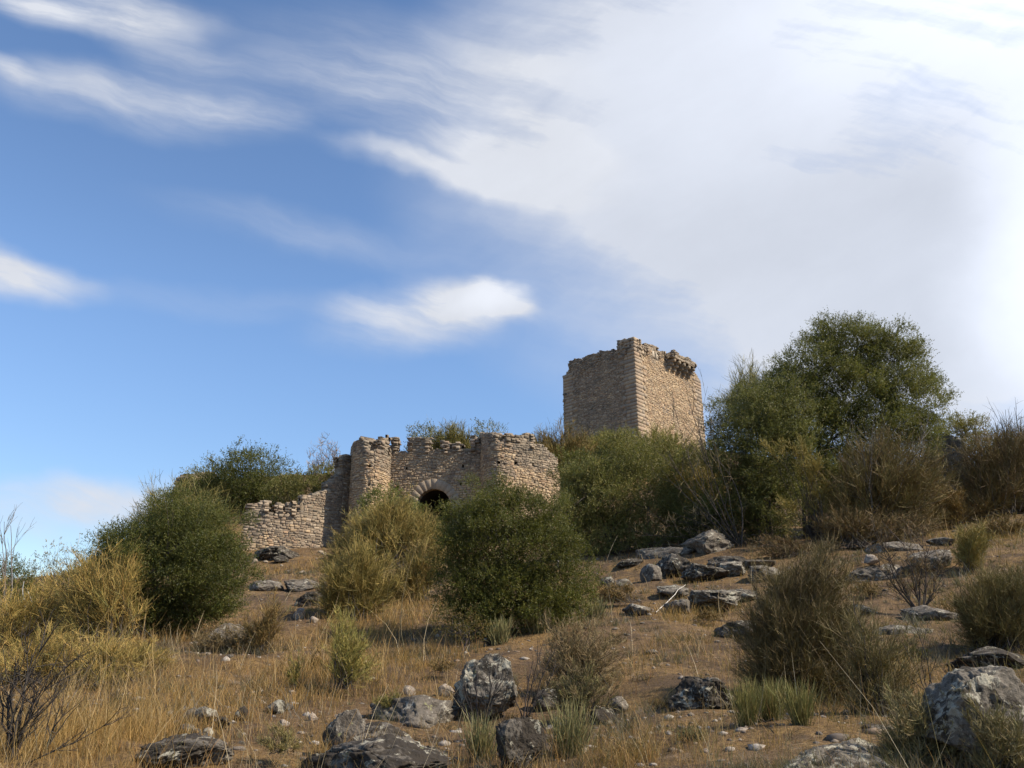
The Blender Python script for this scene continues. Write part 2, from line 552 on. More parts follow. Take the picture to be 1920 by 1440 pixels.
def caps(path, zhi, s0, s1, thick, size, colf):
    """loose top courses: stones across the thickness of the wall and down the faces of its steps"""
    C_ = []
    for s in np.arange(s0 + .1, s1 - .05, .26 * size):
        nb = zhi(np.clip(np.array([s - .3, s, s + .3]), s0, s1)); top = float(nb[1]); lo = min(float(nb.min()), top) - .12
        for t in np.arange(.15, thick - .1, .34):
            z = top + rng.uniform(-.08, .03)
            while z > lo:
                C_.append((s + rng.normal(0, .03), t, z - .08)); z -= .17
    a = np.array(C_); n = len(a)
    pp = path.pos(a[:, 0]); t = path.tan(a[:, 0]); nn = path.nor(a[:, 0])
    C = np.c_[pp - nn * a[:, 1:2] + nn * .12, a[:, 2]]
    return stone_boxes(C, np.c_[t, np.zeros(n)], np.c_[nn, np.zeros(n)], rng.uniform(.11, .2, n) * size, np.full(n, .085), np.full(n, .36), colf(a[:, 0], a[:, 2]), .2, .2)


def core(path, zlo, zhi, thick=1.2, s0=None, s1=None, hole=None, inset=0.034):
    s0 = 0 if s0 is None else s0; s1 = path.L if s1 is None else s1
    n = max(3, int((s1 - s0) / 0.12)); ss = np.linspace(s0, s1, n)
    p = path.pos(ss); nn = path.nor(ss)
    lo = zlo(ss); hi = zhi(ss) - 0.10
    m = 70
    tt = np.linspace(0, 1, m)
    V = []; Fq = []
    Z = lo[:, None] + (hi - lo)[:, None] * tt[None]
    for k, off in ((0, -inset), (1, -thick + inset)):
        pp = p + nn * off
        V.append(np.concatenate([np.repeat(pp[:, None], m, 1), Z[..., None]], -1).reshape(-1, 3))
        idx = np.arange(n * m).reshape(n, m) + k * n * m
        qd = np.stack([idx[:-1, :-1], idx[1:, :-1], idx[1:, 1:], idx[:-1, 1:]], -1)
        if hole is not None:
            sc = (ss[:-1] + ss[1:])[:, None] / 2 + 0 * Z[1:, 1:]; zc = (Z[:-1, :-1] + Z[1:, 1:]) / 2
            h = hole(sc, zc, 0 * sc + .0, 0 * sc + .0)
            Fq.append(qd[~h])
        else: Fq.append(qd.reshape(-1, 4))
    i0 = np.arange(n) * m + m - 1; i1 = i0 + n * m
    Fq.append(np.stack([i0[:-1], i0[1:], i1[1:], i1[:-1]], -1))
    for e in (0, n - 1):
        a0 = np.arange(m) + e * m; a1 = a0 + n * m
        Fq.append(np.stack([a0[:-1], a0[1:], a1[1:], a1[:-1]], -1))
    return np.concatenate(V), np.concatenate(Fq)


def join(parts):
    V = []; Fq = []; C = []; o = 0
    for v, f, c in parts:
        V.append(v); Fq.append(f + o); C.append(c); o += len(v)
    return np.concatenate(V), np.concatenate(Fq), np.concatenate(C)


def wall_part(name, root, path, zlo, zhi, thick=1.2, hole=None, colf=None, s0=None, s1=None, size=1.0, **kw):
    quoin_gap = kw.get('quoin', 0) > 0
    v, f, c = join(masonry(path, zlo, zhi, size, s0, s1, thick, hole, colf, **kw) + [caps(path, zhi, 0 if s0 is None else s0, path.L if s1 is None else s1, thick, 1.0, lambda s, z: pal(len(s), 'top'))])
    w = obj(name, v, [f], sm, root, c)
    e_ = 0.32 if quoin_gap else 0.0
    cv, cf = core(path, zlo, zhi, thick, e_, path.L - e_, hole) if e_ else core(path, zlo, zhi, thick, s0, s1, hole)
    # core mesh carries the mortar; it is part of the same wall
    k = obj('mortar_core', cv, [cf], mortar, w, origin=root.location)
    return w


def weather(lo, hi, amt=1.0, gold=0.5):
    """stone colours: greyer and lichen-dark near the top courses, golden where sheltered"""
    def fn(s, z):
        n = len(s)
        t = np.clip((z - lo) / (hi - lo), 0, 1)
        k = fbm(np.stack([s * .35, z * .5, s * 0], -1), 3, 9) * 0.45 + t + rng.normal(0, .12, n)
        a = pal(n, 'gold'); g = pal(n, 'grey'); d = pal(n, 'top')
        c = np.where((k > gold)[:, None], g, a); c = np.where((k > 0.97)[:, None], d, c)
        return c
    return fn


GATE_Z = 7.0
# --- gatehouse ------------------------------------------------
def WP(px, d, z=10.0):
    """plan point seen at photo column px (at height z) at depth d"""
    zc = d * math.cos(PITCH) + (z - CAMZ) * math.sin(PITCH)
    return ((px - 960) / F * zc, d)


gate_root_xy = WP(812, 48)
gate = thing('castle_gatehouse', (gate_root_xy[0], 48, GATE_Z), 'ruined rubble stone gatehouse with round arched gateway between two low turrets', 'gatehouse')
low = lambda q: np.full(np.shape(q), 5.6)

# straight wall with the arch
pg = Path([WP(720, 48.4), WP(905, 47.3)])
gx0 = pg.sz(812, 950)
AR, RO = 1.12, 1.70
sA, zA = gx0


def arch_hole(R_):
    def fn(s, z, hw=0, hh=0):
        d = np.hypot(s - sA, z - zA)
        return (d < R_) | ((np.abs(s - sA) < R_) & (z < zA))
    return fn


put_gate = [pg.sz(440 + x / 3, 780 + y / 3) for x, y in ((968, 296), (1282, 282), (914, 404), (1273, 380))]


def holes(pts, extra=None, hx=0.10, hz=0.10):
    def fn(s, z, hw=0, hh=0):
        h = np.zeros(np.shape(s), bool)
        for a, b_ in pts: h |= (np.abs(s - a) < hx + hw * .6) & (np.abs(z - b_) < hz + hh * .5)
        if extra is not None: h |= extra(s, z)
        return h
    return fn


top_g = profile(pg, [(720, 842), (746, 846), (765, 846), (806, 843), (840, 842), (866, 841), (883, 842), (905, 840)])
colg = weather(8.0, 13.4, gold=0.62)
gh = holes(put_gate, arch_hole(RO - 0.06))
gh_core = holes(put_gate, arch_hole(AR + 0.2))
v, f, c = join(masonry(pg, low, top_g, 0.62, None, None, 1.5, gh, colg) + [caps(pg, top_g, 0, pg.L, 1.5, 1.0, lambda s, z: pal(len(s), 'top'))])
w = obj('gate_wall', v, [f], sm, gate, c)
cv, cf = core(pg, low, top_g, 1.5, hole=gh_core)
obj('mortar_core', cv, [cf], mortar, w, origin=gate.location)
# arch ring: voussoirs down to the springing, then jamb blocks
T2 = pg.t[0]; N2 = np.array([T2[1], -T2[0]])
pA = pg.pos(sA)


def pt(s, z, out):
    q = pA + T2 * (s - sA) + N2 * out
    return np.array([q[0], q[1], z])


vs = []; fs = []; cs = []


def block(corners2d, out, back, col):
    """corners2d: 4 (s,z) of a face; makes a chamfered block"""
    cen = np.mean(corners2d, 0); k = sum(len(a) for a in vs)
    rr = []
    for o_, sc in ((-back, .997), (out - .004, .997), (out, 0.990)):
        for cs_ in corners2d:
            q = cen + (np.array(cs_) - cen) * sc; rr.append(pt(q[0], q[1], o_))
    vs.append(np.array(rr))
    for r in (0, 1):
        for i in range(4):
            j = (i + 1) % 4; fs.append([k + r * 4 + i, k + r * 4 + j, k + r * 4 + 4 + j, k + r * 4 + 4 + i])
    fs.append([k + 8, k + 9, k + 10, k + 11]); cs.append(np.repeat(col[None], 12, 0))


NV = 13
for i in range(NV):
    a0 = math.pi * i / NV; a1 = math.pi * (i + 1) / NV
    ro = RO + rng.uniform(-.05, .08)
    block([(sA - AR * math.cos(a0), zA + AR * math.sin(a0)), (sA - ro * math.cos(a0), zA + ro * math.sin(a0)),
           (sA - ro * math.cos(a1), zA + ro * math.sin(a1)), (sA - AR * math.cos(a1), zA + AR * math.sin(a1))],
          0.02 + rng.uniform(-.004, .004), 0.5, np.array([0.37, 0.29, 0.205]) * rng.uniform(.88, 1.08))
for sgn in (-1, 1):
    z = zA
    while z > 6.2:
        h = rng.uniform(.3, .45); wd = rng.uniform(.45, .8)
        block([(sA + sgn * AR, z - h), (sA + sgn * (AR + wd), z - h), (sA + sgn * (AR + wd), z), (sA + sgn * AR, z)][::sgn], 0.03, 0.5,
              np.array([0.29, 0.235, 0.17]) * rng.uniform(.8, 1.1)); z -= h
obj('arch', np.concatenate(vs), [np.array(fs)], sm, gate, np.concatenate(cs))
# the vaulted passage behind
V = []; Q = []
ang = np.linspace(0, math.pi, 15)
prof = [(sA - AR - .02, 6.0)] + [(sA - (AR + .02) * math.cos(t), zA + (AR + .02) * math.sin(t)) for t in ang] + [(sA + AR + .02, 6.0)]
for dpt in (-0.3, -2.0, -4.5, -7.0):
    for s_, z_ in prof: V.append(pt(s_, z_, dpt))
m_ = len(prof)
for r in range(3):
    for i in range(m_ - 1): Q.append([r * m_ + i, r * m_ + i + 1, (r + 1) * m_ + i + 1, (r + 1) * m_ + i])
endf = [[3 * m_ + i, 3 * m_ + i + 1, 3 * m_ + m_ - 2 - i, 3 * m_ + m_ - 1 - i] for i in range(m_ // 2)]
obj('vaulted_passage', np.array(V), [np.array(Q + endf)], voidm, gate)


def merlon(root, path, pxs, pyb, pyt, thick=0.6, size=1.0, kind='top', name='merlon'):
    """a crenel block between two photo columns on a wall line"""
    pyts = pyt if isinstance(pyt, (list, tuple)) else (pyt, pyt)
    s0, _ = path.sz(pxs[0], pyts[0]); s1, _ = path.sz(pxs[1], pyts[-1])
    zb = min(path.sz(pxs[0], pyb)[1], path.sz(pxs[1], pyb)[1]) - 0.15
    zs = [path.sz(pxs[0] + (pxs[1] - pxs[0]) * i / (len(pyts) - 1), p)[1] for i, p in enumerate(pyts)]
    sx = np.linspace(s0, s1, len(zs))
    fhi = lambda q: np.interp(q, sx, zs)
    flo = lambda q: np.full(np.shape(q), zb)
    def colf(s, z): return np.where((rng.random(len(s)) < .6)[:, None], pal(len(s), kind), pal(len(s), 'grey'))
    pr = masonry(path, flo, fhi, size, s0, s1, thick, None, colf, ch=(.11, .2), ln=(.2, .55))
    # the two ends are faced with stones as well
    for se, sg in ((s0, -1), (s1, 1)):
        t = path.tan(np.array([se]))[0] * sg; nn = path.nor(np.array([se]))[0]
        p0 = path.pos(np.array([se]))[0]
        pe = Path([p0 + nn * .0, p0 - nn * thick]) if sg > 0 else Path([p0 - nn * thick, p0])
        zt = float(fhi(se))
        pr += masonry(pe, flo, lambda q: np.full(np.shape(q), zt), size, 0, thick, 0.3, None, colf, back=False, ch=(.11, .2), ln=(.2, .45))
    v, f, c = join(pr)
    m = obj(name, v, [f], sm, root, c)
    cv, cf = core(path, flo, fhi, thick, s0 + .03, s1 - .03)
    obj('mortar_core', cv, [cf], mortar, m, origin=root.location)
    return m


for pxs, pyt in (((767, 805), (819, 818, 819)), ((828, 841), (826, 827)), ((849, 863), (830, 830)), ((884, 899), (817, 818))):
    merlon(gate, pg, pxs, 846, pyt)

# left turret, round
pl = Path([WP(651, 51.0), WP(652.5, 49.2), WP(657, 47.9), WP(668, 47.0), WP(684, 46.6), WP(704, 46.8), WP(722, 47.6), WP(733, 48.5)])
top_l = profile(pl, [(651, 826), (656, 824), (680, 825), (683, 836), (690, 844), (700, 844), (707, 842), (712, 842), (733, 842)])
hl = holes([pl.sz(440 + x / 3, 780 + y / 3) for x, y in ((758, 275), (757, 381), (730, 490))])
wall_part('turret', gate, pl, low, top_l, 1.1, hl, weather(8.0, 13.6, gold=0.6), size=0.62)
merlon(gate, pl, (715, 732), 846, (828, 819, 817))
merlon(gate, Path([WP(728, 48.4), WP(748, 48.3)]), (732, 746), 842, (818, 820))

# right turret: its near corner is rounded, left side turned from the sun
pr_ = Path([WP(898, 48.6), WP(899.5, 47.6), WP(903, 46.7), WP(910, 45.9), WP(920, 45.4), WP(934, 45.2), WP(952, 45.5), WP(985, 46.2), WP(1020, 47.0), WP(1046, 48.0), WP(1052, 50.5)])
top_r = profile(pr_, [(899, 815), (905, 812), (924, 813), (928, 831), (947, 833), (965, 832), (1000, 831), (1017, 833), (1022, 838), (1036, 850), (1046, 866), (1052, 880)])
hr = holes([pr_.sz(440 + x / 3, 780 + y / 3) for x, y in ((1487, 258), (1586, 266), (1680, 276), (1691, 372))])
wall_part('turret', gate, pr_, low, top_r, 1.1, hr, weather(7.6, 13.6, gold=0.55), size=0.62)
merlon(gate, pr_, (948, 965), 830, (813, 810, 814))
merlon(gate, pr_, (968, 1000), 832, (818, 813, 811, 811))

# --- curtain wall going down to the left -----------------------
pc = Path([WP(459, 45.0, 8), WP(500, 45.3, 8), WP(560, 46.2, 8), WP(610, 47.4, 8), WP(652, 48.8, 9)])
cur = thing('curtain_wall', (*pc.pos(pc.L / 2), 5.6), 'stepped ruined curtain wall of brown rubble running down left of the gatehouse', 'castle wall')
top_c = profile(pc, [(460, 966), (466, 962), (508, 961), (512, 968), (517, 967), (537, 965), (559, 960), (567.5, 955), (568.5, 929), (590, 925), (607, 921), (617, 915), (618, 903), (632, 899), (633, 893), (640, 890), (641, 858), (653, 852)])
wall_part('wall', cur, pc, lambda q: np.full(np.shape(q), 4.6), top_c, 0.75, None, weather(5.4, 9.5, gold=0.35), size=0.68)
merlon(cur, pc, (464, 505), 966, (945, 940, 940, 942), kind='grey')
merlon(cur, pc, (519, 533), 966, (943, 943), kind='grey')
merlon(cur, pc, (540, 556), 964, (940, 940), kind='grey')

# --- far wall corner on the left skyline -----------------------
pf = Path([WP(345, 62, 12), WP(400, 65, 12)])
far = thing('far_wall', (*pf.pos(pf.L / 2), 9.0), 'short piece of far castle wall showing above the left hilltop bushes', 'castle wall')
tf = profile(pf, [(344, 897), (352, 893), (375, 888), (400, 884)])
wall_part('wall', far, pf, lambda q: np.full(np.shape(q), 8.5), tf, 1.2, None, weather(8.0, 14, gold=.4))

# --- the keep --------------------------------------------------
NC = W(1188.5, 640, 72); LC = W(1055.5, 700, 79.2); RC = W(1313, 712, 82.3)
# lower, the walls batter out slightly: handled by the straight plan of the base
kroot = thing('castle_keep', (NC[0], 78, 15.0), 'square stone keep with broken battlements standing on the hilltop', 'tower')
BL = LC[:2] + (RC[:2] - NC[:2])
Path.round = False
fl = Path([LC, NC]); fr = Path([NC, RC]); fb1 = Path([RC, np.array([BL[0], BL[1]])]); fb2 = Path([BL, LC])
lowk = lambda q: np.full(np.shape(q), 14.5)
K = lambda x, y: (1000 + x / 4.8, 600 + y / 4.8)
top_kl = profile(fl, [K(265, 500), K(300, 478), K(310, 450), K(435, 400), K(440, 385), K(580, 345), K(590, 330), K(720, 290), K(755, 265), K(905, 222)])
top_kr = profile(fr, [K(905, 222), K(1010, 245), K(1120, 280), K(1190, 300), K(1192, 365), K(1210, 400), K(1390, 440), K(1395, 455), K(1450, 468), K(1480, 500), K(1500, 545)])


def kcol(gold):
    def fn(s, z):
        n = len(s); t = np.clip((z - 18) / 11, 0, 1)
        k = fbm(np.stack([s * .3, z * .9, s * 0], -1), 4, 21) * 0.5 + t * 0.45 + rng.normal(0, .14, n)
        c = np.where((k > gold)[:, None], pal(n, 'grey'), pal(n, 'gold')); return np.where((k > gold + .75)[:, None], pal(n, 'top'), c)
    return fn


slit_top = fr.sz(*K(1094, 312)); slit_low = fr.sz(*K(1262, 840))
def khole(s, z, hw=0, hh=0):
    return ((np.abs(s - slit_top[0]) < .13 + hw * .6) & (np.abs(z - slit_top[1]) < .38 + hh * .5)) | \
           ((np.abs(s - slit_low[0]) < .07 + hw * .5) & (np.abs(z - slit_low[1]) < 1.0))
wall_part('wall', kroot, fl, lowk, top_kl, 1.5, None, kcol(-0.1), size=0.8, quoin=1.2, ch=(.15, .24))  # left face: greyer weathered stone, its shade also put into the colour
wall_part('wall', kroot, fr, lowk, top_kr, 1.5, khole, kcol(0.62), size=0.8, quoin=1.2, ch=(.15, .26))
lvl = lambda q: np.full(np.shape(q), 26.2)
wall_part('wall', kroot, fb1, lowk, lvl, 1.5, None, kcol(.3))
wall_part('wall', kroot, fb2, lowk, lvl, 1.5, None, kcol(.3))
Path.round = True


def quoins(A, B, P0, ztop, name='quoin_stones', wl=(1.0, 1.6)):
    """big dressed blocks turning the corner P0 between directions A and B"""
    C_ = []; Tt = []; Nn = []; hw = []; hh = []; z = 14.5; alt = 0
    while z < ztop:
        h = rng.uniform(.30, .44)
        for d_, o_ in ((A, B), (B, A)):
            n_ = np.array([d_[1], -d_[0]]); n_ = n_ if np.dot(n_, o_) < 0 else -n_
            l = (1.35 if alt else 0.85) * rng.uniform(.9, 1.1)
            segs = [(0.0, l)] + ([(l, l + rng.uniform(.4, .7))] if True else [])
            for a0, a1 in segs:
                m0 = (a0 + a1) / 2
                q = P0 + d_ * m0 + n_ * 0.035
                C_.append([q[0], q[1], z + h / 2]); Tt.append([d_[0], d_[1], 0]); Nn.append([n_[0], n_[1], 0])
                hw.append((a1 - a0) / 2 - .012 + (0.018 if a0 == 0 else 0)); hh.append(h / 2 - .012)
            alt = 1 - alt
        alt = 1 - alt
        z += h
    n = len(C_)
    base = np.where((rng.random(n) < .5)[:, None], pal(n, 'gold'), pal(n, 'grey')) * 0.5 + np.array([[.17, .135, .10]])
    v, f, c = stone_boxes(np.array(C_), np.array(Tt, float), np.array(Nn, float), np.array(hw), np.array(hh), np.full(n, .3), base, jit=0.03, bev=.06)
    return obj(name, v, [f], sm, kroot, c)


tl = fl.t[0]; tr = fr.t[0]
ztopN = fl.sz(*K(903, 165))[1]
quoins(-tl, tr, NC[:2], ztopN)
quoins(tl, tr, LC[:2], fl.sz(*K(300, 480))[1] - .2)
quoins(-tr, -tl, RC[:2], fr.sz(*K(1500, 545))[1])
for pa, a, b_, pyb, tops in ((fl, 318, 430, 470, (385, 350, 346, 350)), (fl, 443, 580, 400, (335, 305, 296, 292)), (fl, 590, 720, 350, (278, 268, 275, 260)),
                             (fl, 757, 815, 330, (185, 168)), (fl, 822, 880, 300, (178, 160)), (fr, 925, 960, 300, (160, 180)), (fr, 975, 1005, 300, (216, 222)),
                             (fr, 1012, 1118, 300, (215, 208, 222, 236)), (fr, 1122, 1188, 330, (272, 275, 282)), (fr, 1400, 1440, 480, (450, 452))):
    merlon(kroot, pa, (1000 + a / 4.8, 1000 + b_ / 4.8), 600 + pyb / 4.8, tuple(600 + t / 4.8 for t in tops), thick=0.7, kind='top')
# pale jamb stones of the small upper loop
for dx in (-0.36, 0.36):
    q = fr.pos(slit_top[0] + dx); nn = fr.nor(slit_top[0])
    v, f, c = stone_boxes(np.array([[*(q + nn * .05), slit_top[1]]]), np.array([[*fr.t[0], 0.]]), np.array([[*nn, 0.]]), np.array([.2]), np.array([.36]), np.array([.3]), np.array([[.55, .47, .36]]), .05)
    obj('window_jamb', v, [f], sm, kroot, c)
# the broken machicolation: corbels stepping out and what is left of the box on them
s_a, z_a = fr.sz(*K(1215, 470)); s_b, z_b = fr.sz(*K(1385, 500)); 
nn = fr.nor(s_a); tdir = fr.t[0]
vsC = []
pts5 = np.linspace(s_a, s_b, 5)
for i, s_ in enumerate(pts5):
    parts = []
    zt = 0.5 * (z_a + z_b) + 1.5
    for k in range(3):
        out = .30 + k * .32; h = .36
        q = fr.pos(s_) + nn * out
        parts.append(stone_boxes(np.array([[*q, zt - 1.55 + k * h + h / 2]]), np.array([[*tdir, 0.]]), np.array([[*nn, 0.]]), np.array([.18]), np.array([h / 2 - .01]), np.array([out + .3]), pal(1, 'top'), .12, .3))
    v, f, c = join(parts); obj('corbel', v, [f], sm, kroot, c)
po = Path([fr.pos(s_a - .35) + nn * .98, fr.pos(s_b + .35) + nn * .98])
zt_ = 0.5 * (z_a + z_b) + 1.5
fh = lambda q: zt_ + .28 + .22 * np.sin(np.asarray(q) * 2.2 + .4) + .1 * np.sin(np.asarray(q) * 6)
parts = masonry(po, lambda q: np.full(np.shape(q), zt_ - .42), fh, 1.0, None, None, .35, None, lambda s, z: pal(len(s), 'top'))
for e_, sgn in ((0, -1), (po.L, 1)):
    p0 = po.pos(np.array([e_]))[0]
    pe = Path([p0 - nn * 1.0, p0]) if sgn < 0 else Path([p0, p0 - nn * 1.0])
    parts += masonry(pe, lambda q: np.full(np.shape(q), zt_ - .42), lambda q: np.full(np.shape(q), zt_ + .3), 1.0, 0, 1.0, .3, None, lambda s, z: pal(len(s), 'top'), back=False)
v, f, c = join(parts)
mb = obj('machicolation', v, [f], sm, kroot, c)
cv, cf = core(po, lambda q: np.full(np.shape(q), zt_ - .42), lambda q: np.full(np.shape(q), zt_ + .25), 1.05)
obj('mortar_core', cv, [cf], mortar, mb, origin=kroot.location)

# ---------------------------------------------------------------- rocks
def rock_material(name, base, dark, pale, moss, lich=0.5, mossy=0.4):
    m, b = material(name)
    oi = S.nt.nodes.new('ShaderNodeObjectInfo')
    sc = S.nt.nodes.new('ShaderNodeVectorMath'); sc.operation = 'ADD'
    mv = S.nt.nodes.new('ShaderNodeVectorMath'); mv.operation = 'SCALE'; mv.inputs[0].default_value = (31, 17, 53)
    link(oi.outputs['Random'], mv.inputs['Scale'])
    link(texco('Object'), sc.inputs[0]); link(mv.outputs[0], sc.inputs[1])
    P = sc.outputs[0]
    n1 = noise(P, 3.0, 6, 0.62); n2 = noise(P, 26.0, 5, 0.7); n3 = noise(P, 7.0, 7, 0.72, 0.6); n4 = noise(P, 4.0, 7, 0.70, 0.8)
    n5 = noise(P, 120.0, 2, 0.5)
    c = mixc(smooth(n1, 0.35, 0.65), base, tuple(x * 0.72 for x in base))
    c = mixc(smooth(n2, 0.48, 0.68) * 0.6, c, tuple(min(1, x * 1.55) for x in base))
    c = mixc(smooth(n2, 0.46, 0.34) * 0.75, c, dark)
    c = mixc(smooth(n4, 0.61 - mossy * 0.17, 0.66 - mossy * 0.17) * 0.88, c, moss)
    c = mixc(smooth(n3, 0.635 - lich * 0.12, 0.675 - lich * 0.12) * 0.85, c, pale)
    n6 = noise(P, 9.0, 5, 0.72, 0.3)
    c = mixc(smooth(n6, 0.64, 0.67) * 0.85, c, (0.24, 0.23, 0.11))
    c = mixc(smooth(n5, 0.60, 0.75) * 0.35, c, dark)
    link(c, b.inputs['Base Color']); b.inputs['Roughness'].default_value = 0.92
    bump(b, n2 * 0.7 + n3 * 0.6 + n5 * 0.2 + n4 * 0.4, 0.85, 0.03)
    return m


RM = {
    'grey': rock_material('lichened_granite', (0.165, 0.142, 0.112), (0.035, 0.040, 0.036), (0.36, 0.335, 0.26), (0.035, 0.028, 0.020), 0.8, 0.6),
    'moss': rock_material('dark_mossy_granite', (0.13, 0.112, 0.090), (0.030, 0.026, 0.022), (0.36, 0.335, 0.26), (0.030, 0.023, 0.016), 0.55, 1.0),
    'pale': rock_material('pale_granite', (0.34, 0.28, 0.22), (0.12, 0.10, 0.085), (0.52, 0.48, 0.41), (0.13, 0.10, 0.08), 0.2, 0.0),
    'bald': rock_material('bare_grey_granite', (0.155, 0.132, 0.105), (0.05, 0.043, 0.036), (0.38, 0.35, 0.28), (0.055, 0.045, 0.035), 0.55, 0.45),
}


def _ico(n):
    import bmesh
    bm = bmesh.new(); bmesh.ops.create_icosphere(bm, subdivisions=n, radius=1.0)
    v = np.array([x.co[:] for x in bm.verts]); f = np.array([[q.index for q in p.verts] for p in bm.faces]); bm.free()
    return v, f


ICO = {k: _ico(k) for k in (1, 2, 3, 4, 5, 6)}
rock_seed = [0]


def rock_shape(rx, ry, rz, level=4, rough=1.0, cuts=9, rot=0.0, tilt=0.0, seed=None):
    rock_seed[0] += 1; sd_ = rock_seed[0] if seed is None else seed
    r_ = np.random.default_rng(900 + sd_)
    v, f = ICO[level]; v = v.copy(); d = v.copy()
    v *= (1 + 0.22 * vnoise(d * 1.1, sd_))[:, None]
    for _ in range(cuts + 6):
        n = r_.normal(size=3); n[2] = n[2] * 0.9 + 0.15; n /= np.linalg.norm(n)
        lim = r_.uniform(0.52, 0.90); dd = v @ n; ex = np.maximum(dd - lim, 0)
        v -= (ex * 0.96)[:, None] * n
    v += d * (rough * (0.055 * vnoise(d * 3.2, sd_ + 7) + 0.05 * vnoise(d * 7, sd_ + 8) + 0.03 * vnoise(d * 16, sd_ + 9)))[:, None]
    if level >= 5:
        cr = np.abs(vnoise(d * 4.0 + 5, sd_ + 4)); v -= d * (0.06 * np.exp(-(cr / 0.05) ** 2))[:, None]
        v += d * (0.012 * vnoise(d * 34, sd_ + 3))[:, None]
    s = np.abs(v).max(0); v = v / s * np.array([rx, ry, rz])
    ct, st = math.cos(tilt), math.sin(tilt)
    v = v @ np.array([[ct, 0, -st], [0, 1, 0], [st, 0, ct]]).T
    c_, s_ = math.cos(rot), math.sin(rot)
    return v @ np.array([[c_, -s_, 0], [s_, c_, 0], [0, 0, 1]]).T, f


def rock(x0, y0, x1, y1, label, mat='grey', name='rock', depth=0.9, sink=0.33, level=4, tilt=0.0, group=None, d=None, cat='rock', rough=1.0, cuts=9, rot=0.0):
    """x0,y0,x1,y1: where the photo shows it; built as a solid boulder resting in the soil"""
    cx = (x0 + x1) / 2
    g = at(cx, y1) if d is None else W(cx, y1, d)
    if name == 'rock' and (x1 - x0) > (y1 - y0) * 1.25:   # bedrock: wide, low, running back into the slope
        x0, x1 = x0 - (x1 - x0) * .10, x1 + (x1 - x0) * .10; depth = max(depth, .8) * 1.3; cuts += 5
    k = ppm(g); rx = (x1 - x0) / 2 / k; hz = (y1 - y0) / k
    ry = rx * depth
    rz = hz / (2 - sink) * 0.98
    # a wide low slab is seen partly from above: its far edge climbs with the slope
    yc = g[1] + ry * 0.8
    xx = g[0] * yc / g[1]
    zg = float(H(xx, yc))
    top = W(cx, y0, yc)[2]
    th_ = max(.35 * hz, min(top - zg, .9 * hz)) * (0.92 if name == 'rock' and rx > ry * .6 and hz < rx else 1.04)     # height standing out of the soil
    rz = max(th_ / (2 - 2 * sink), .42 * min(rx, ry))        # the rest of the rock is buried
    v, f = rock_shape(rx * 1.03, ry, rz, level, rough, cuts, rot, tilt)
    base = np.array([xx, yc, zg])
    v = v + np.array([0, 0, th_ - rz * .96]) + base
    o = obj(name, v, [f], RM[mat], None, smooth_=True, origin=base)
    tag(o, label, cat, group)
    return o


# foreground and middle-ground rocks (photo columns/rows of each)
rock(270, 1362, 428, 1432, 'broad mossy granite slab with white lichen rim in the golden grass, bottom left', 'moss', level=6, depth=0.75, tilt=R(6))
for q, (r, lb) in enumerate([
        ((333, 1332, 368, 1360), 'lowest left stone of the small lichened cairn'), ((362, 1340, 382, 1362), 'small middle stone at the foot of the cairn'),
        ((379, 1345, 402, 1367), 'rounded lower right stone of the small cairn'), ((346, 1311, 372, 1338), 'upper left stone of the small cairn'),
        ((368, 1310, 409, 1345), 'largest top stone of the small lichened cairn, pale grey green'), ((402, 1326, 432, 1350), 'dark broken stones at the right foot of the cairn')]):
    o = rock(*r, lb, 'grey' if q != 5 else 'moss', name='cairn_stone', level=4, depth=0.95, sink=0.1, group='stones piled in the small cairn', cat='stone')
    if q in (3, 4): o.location.z += 0.015; o.location.y -= 0.03
rock(441, 1313, 466, 1339, 'small dark pointed stone right of the cairn', 'moss', name='stone', level=3, cat='stone')
rock(498, 1302, 536, 1327, 'low grey stone with tan flank beyond the upright boulder, left', 'grey', name='stone', level=4, cat='stone')
rock(530, 1310, 552, 1321, 'small dark flat stone touching the low grey stone', 'moss', name='stone', level=3, cat='stone')
rock(577, 1319, 597, 1336, 'small white stone just left of the upright oval boulder', 'pale', name='stone', level=3, cat='stone')
rock(522, 1332, 545, 1344, 'pale flat stone in grass left of the upright oval boulder', 'pale', name='stone', level=3, cat='stone')
rock(600, 1305, 684, 1402, 'upright oval grey boulder with speckled lichen, standing on the slope', 'bald', level=6, depth=0.7, sink=0.12, rough=0.8, cuts=7)
rock(570, 1368, 860, 1470, 'long low slab with a dark moss band running out of the bottom edge', 'moss', level=6, depth=0.40, sink=0.3, rot=R(32))
rock(846, 1212, 974, 1335, 'tall lichen-spotted granite block behind the charred twigs', 'grey', level=6, depth=0.95, sink=0.2, cuts=14)
rock(700, 1290, 880, 1345, 'low grey bedrock ledge left of the tall lichen-spotted block', 'bald', level=5, depth=0.7, sink=0.4, tilt=R(-8))
rock(815, 1272, 852, 1294, 'smooth pale tan stone resting against the tall granite block', 'pale', name='stone', level=4, cat='stone')
rock(750, 1270, 780, 1288, 'pale tan stone lying left of the smooth tan one', 'pale', name='stone', level=4, cat='stone')
rock(803, 1293, 826, 1309, 'small dark speckled stone below the smooth tan stone', 'moss', name='stone', level=3, cat='stone')
rock(782, 1376, 830, 1418, 'dark stone with white lichen cap near the bottom edge, left of centre', 'moss', level=5)
rock(925, 1325, 1025, 1440, 'blocky granite boulder with dark moss top and yellow lichen edge', 'moss', level=6, depth=0.8, sink=0.15)
rock(1263, 1270, 1392, 1350, 'flat dark rock with green lichen in the shade of the big broom', 'moss', level=6, depth=0.7)
rock(1715, 1243, 1990, 1470, 'large rounded boulder with yellow and black lichen at the lower right', 'grey', level=6, depth=0.85, sink=0.12, cuts=5)
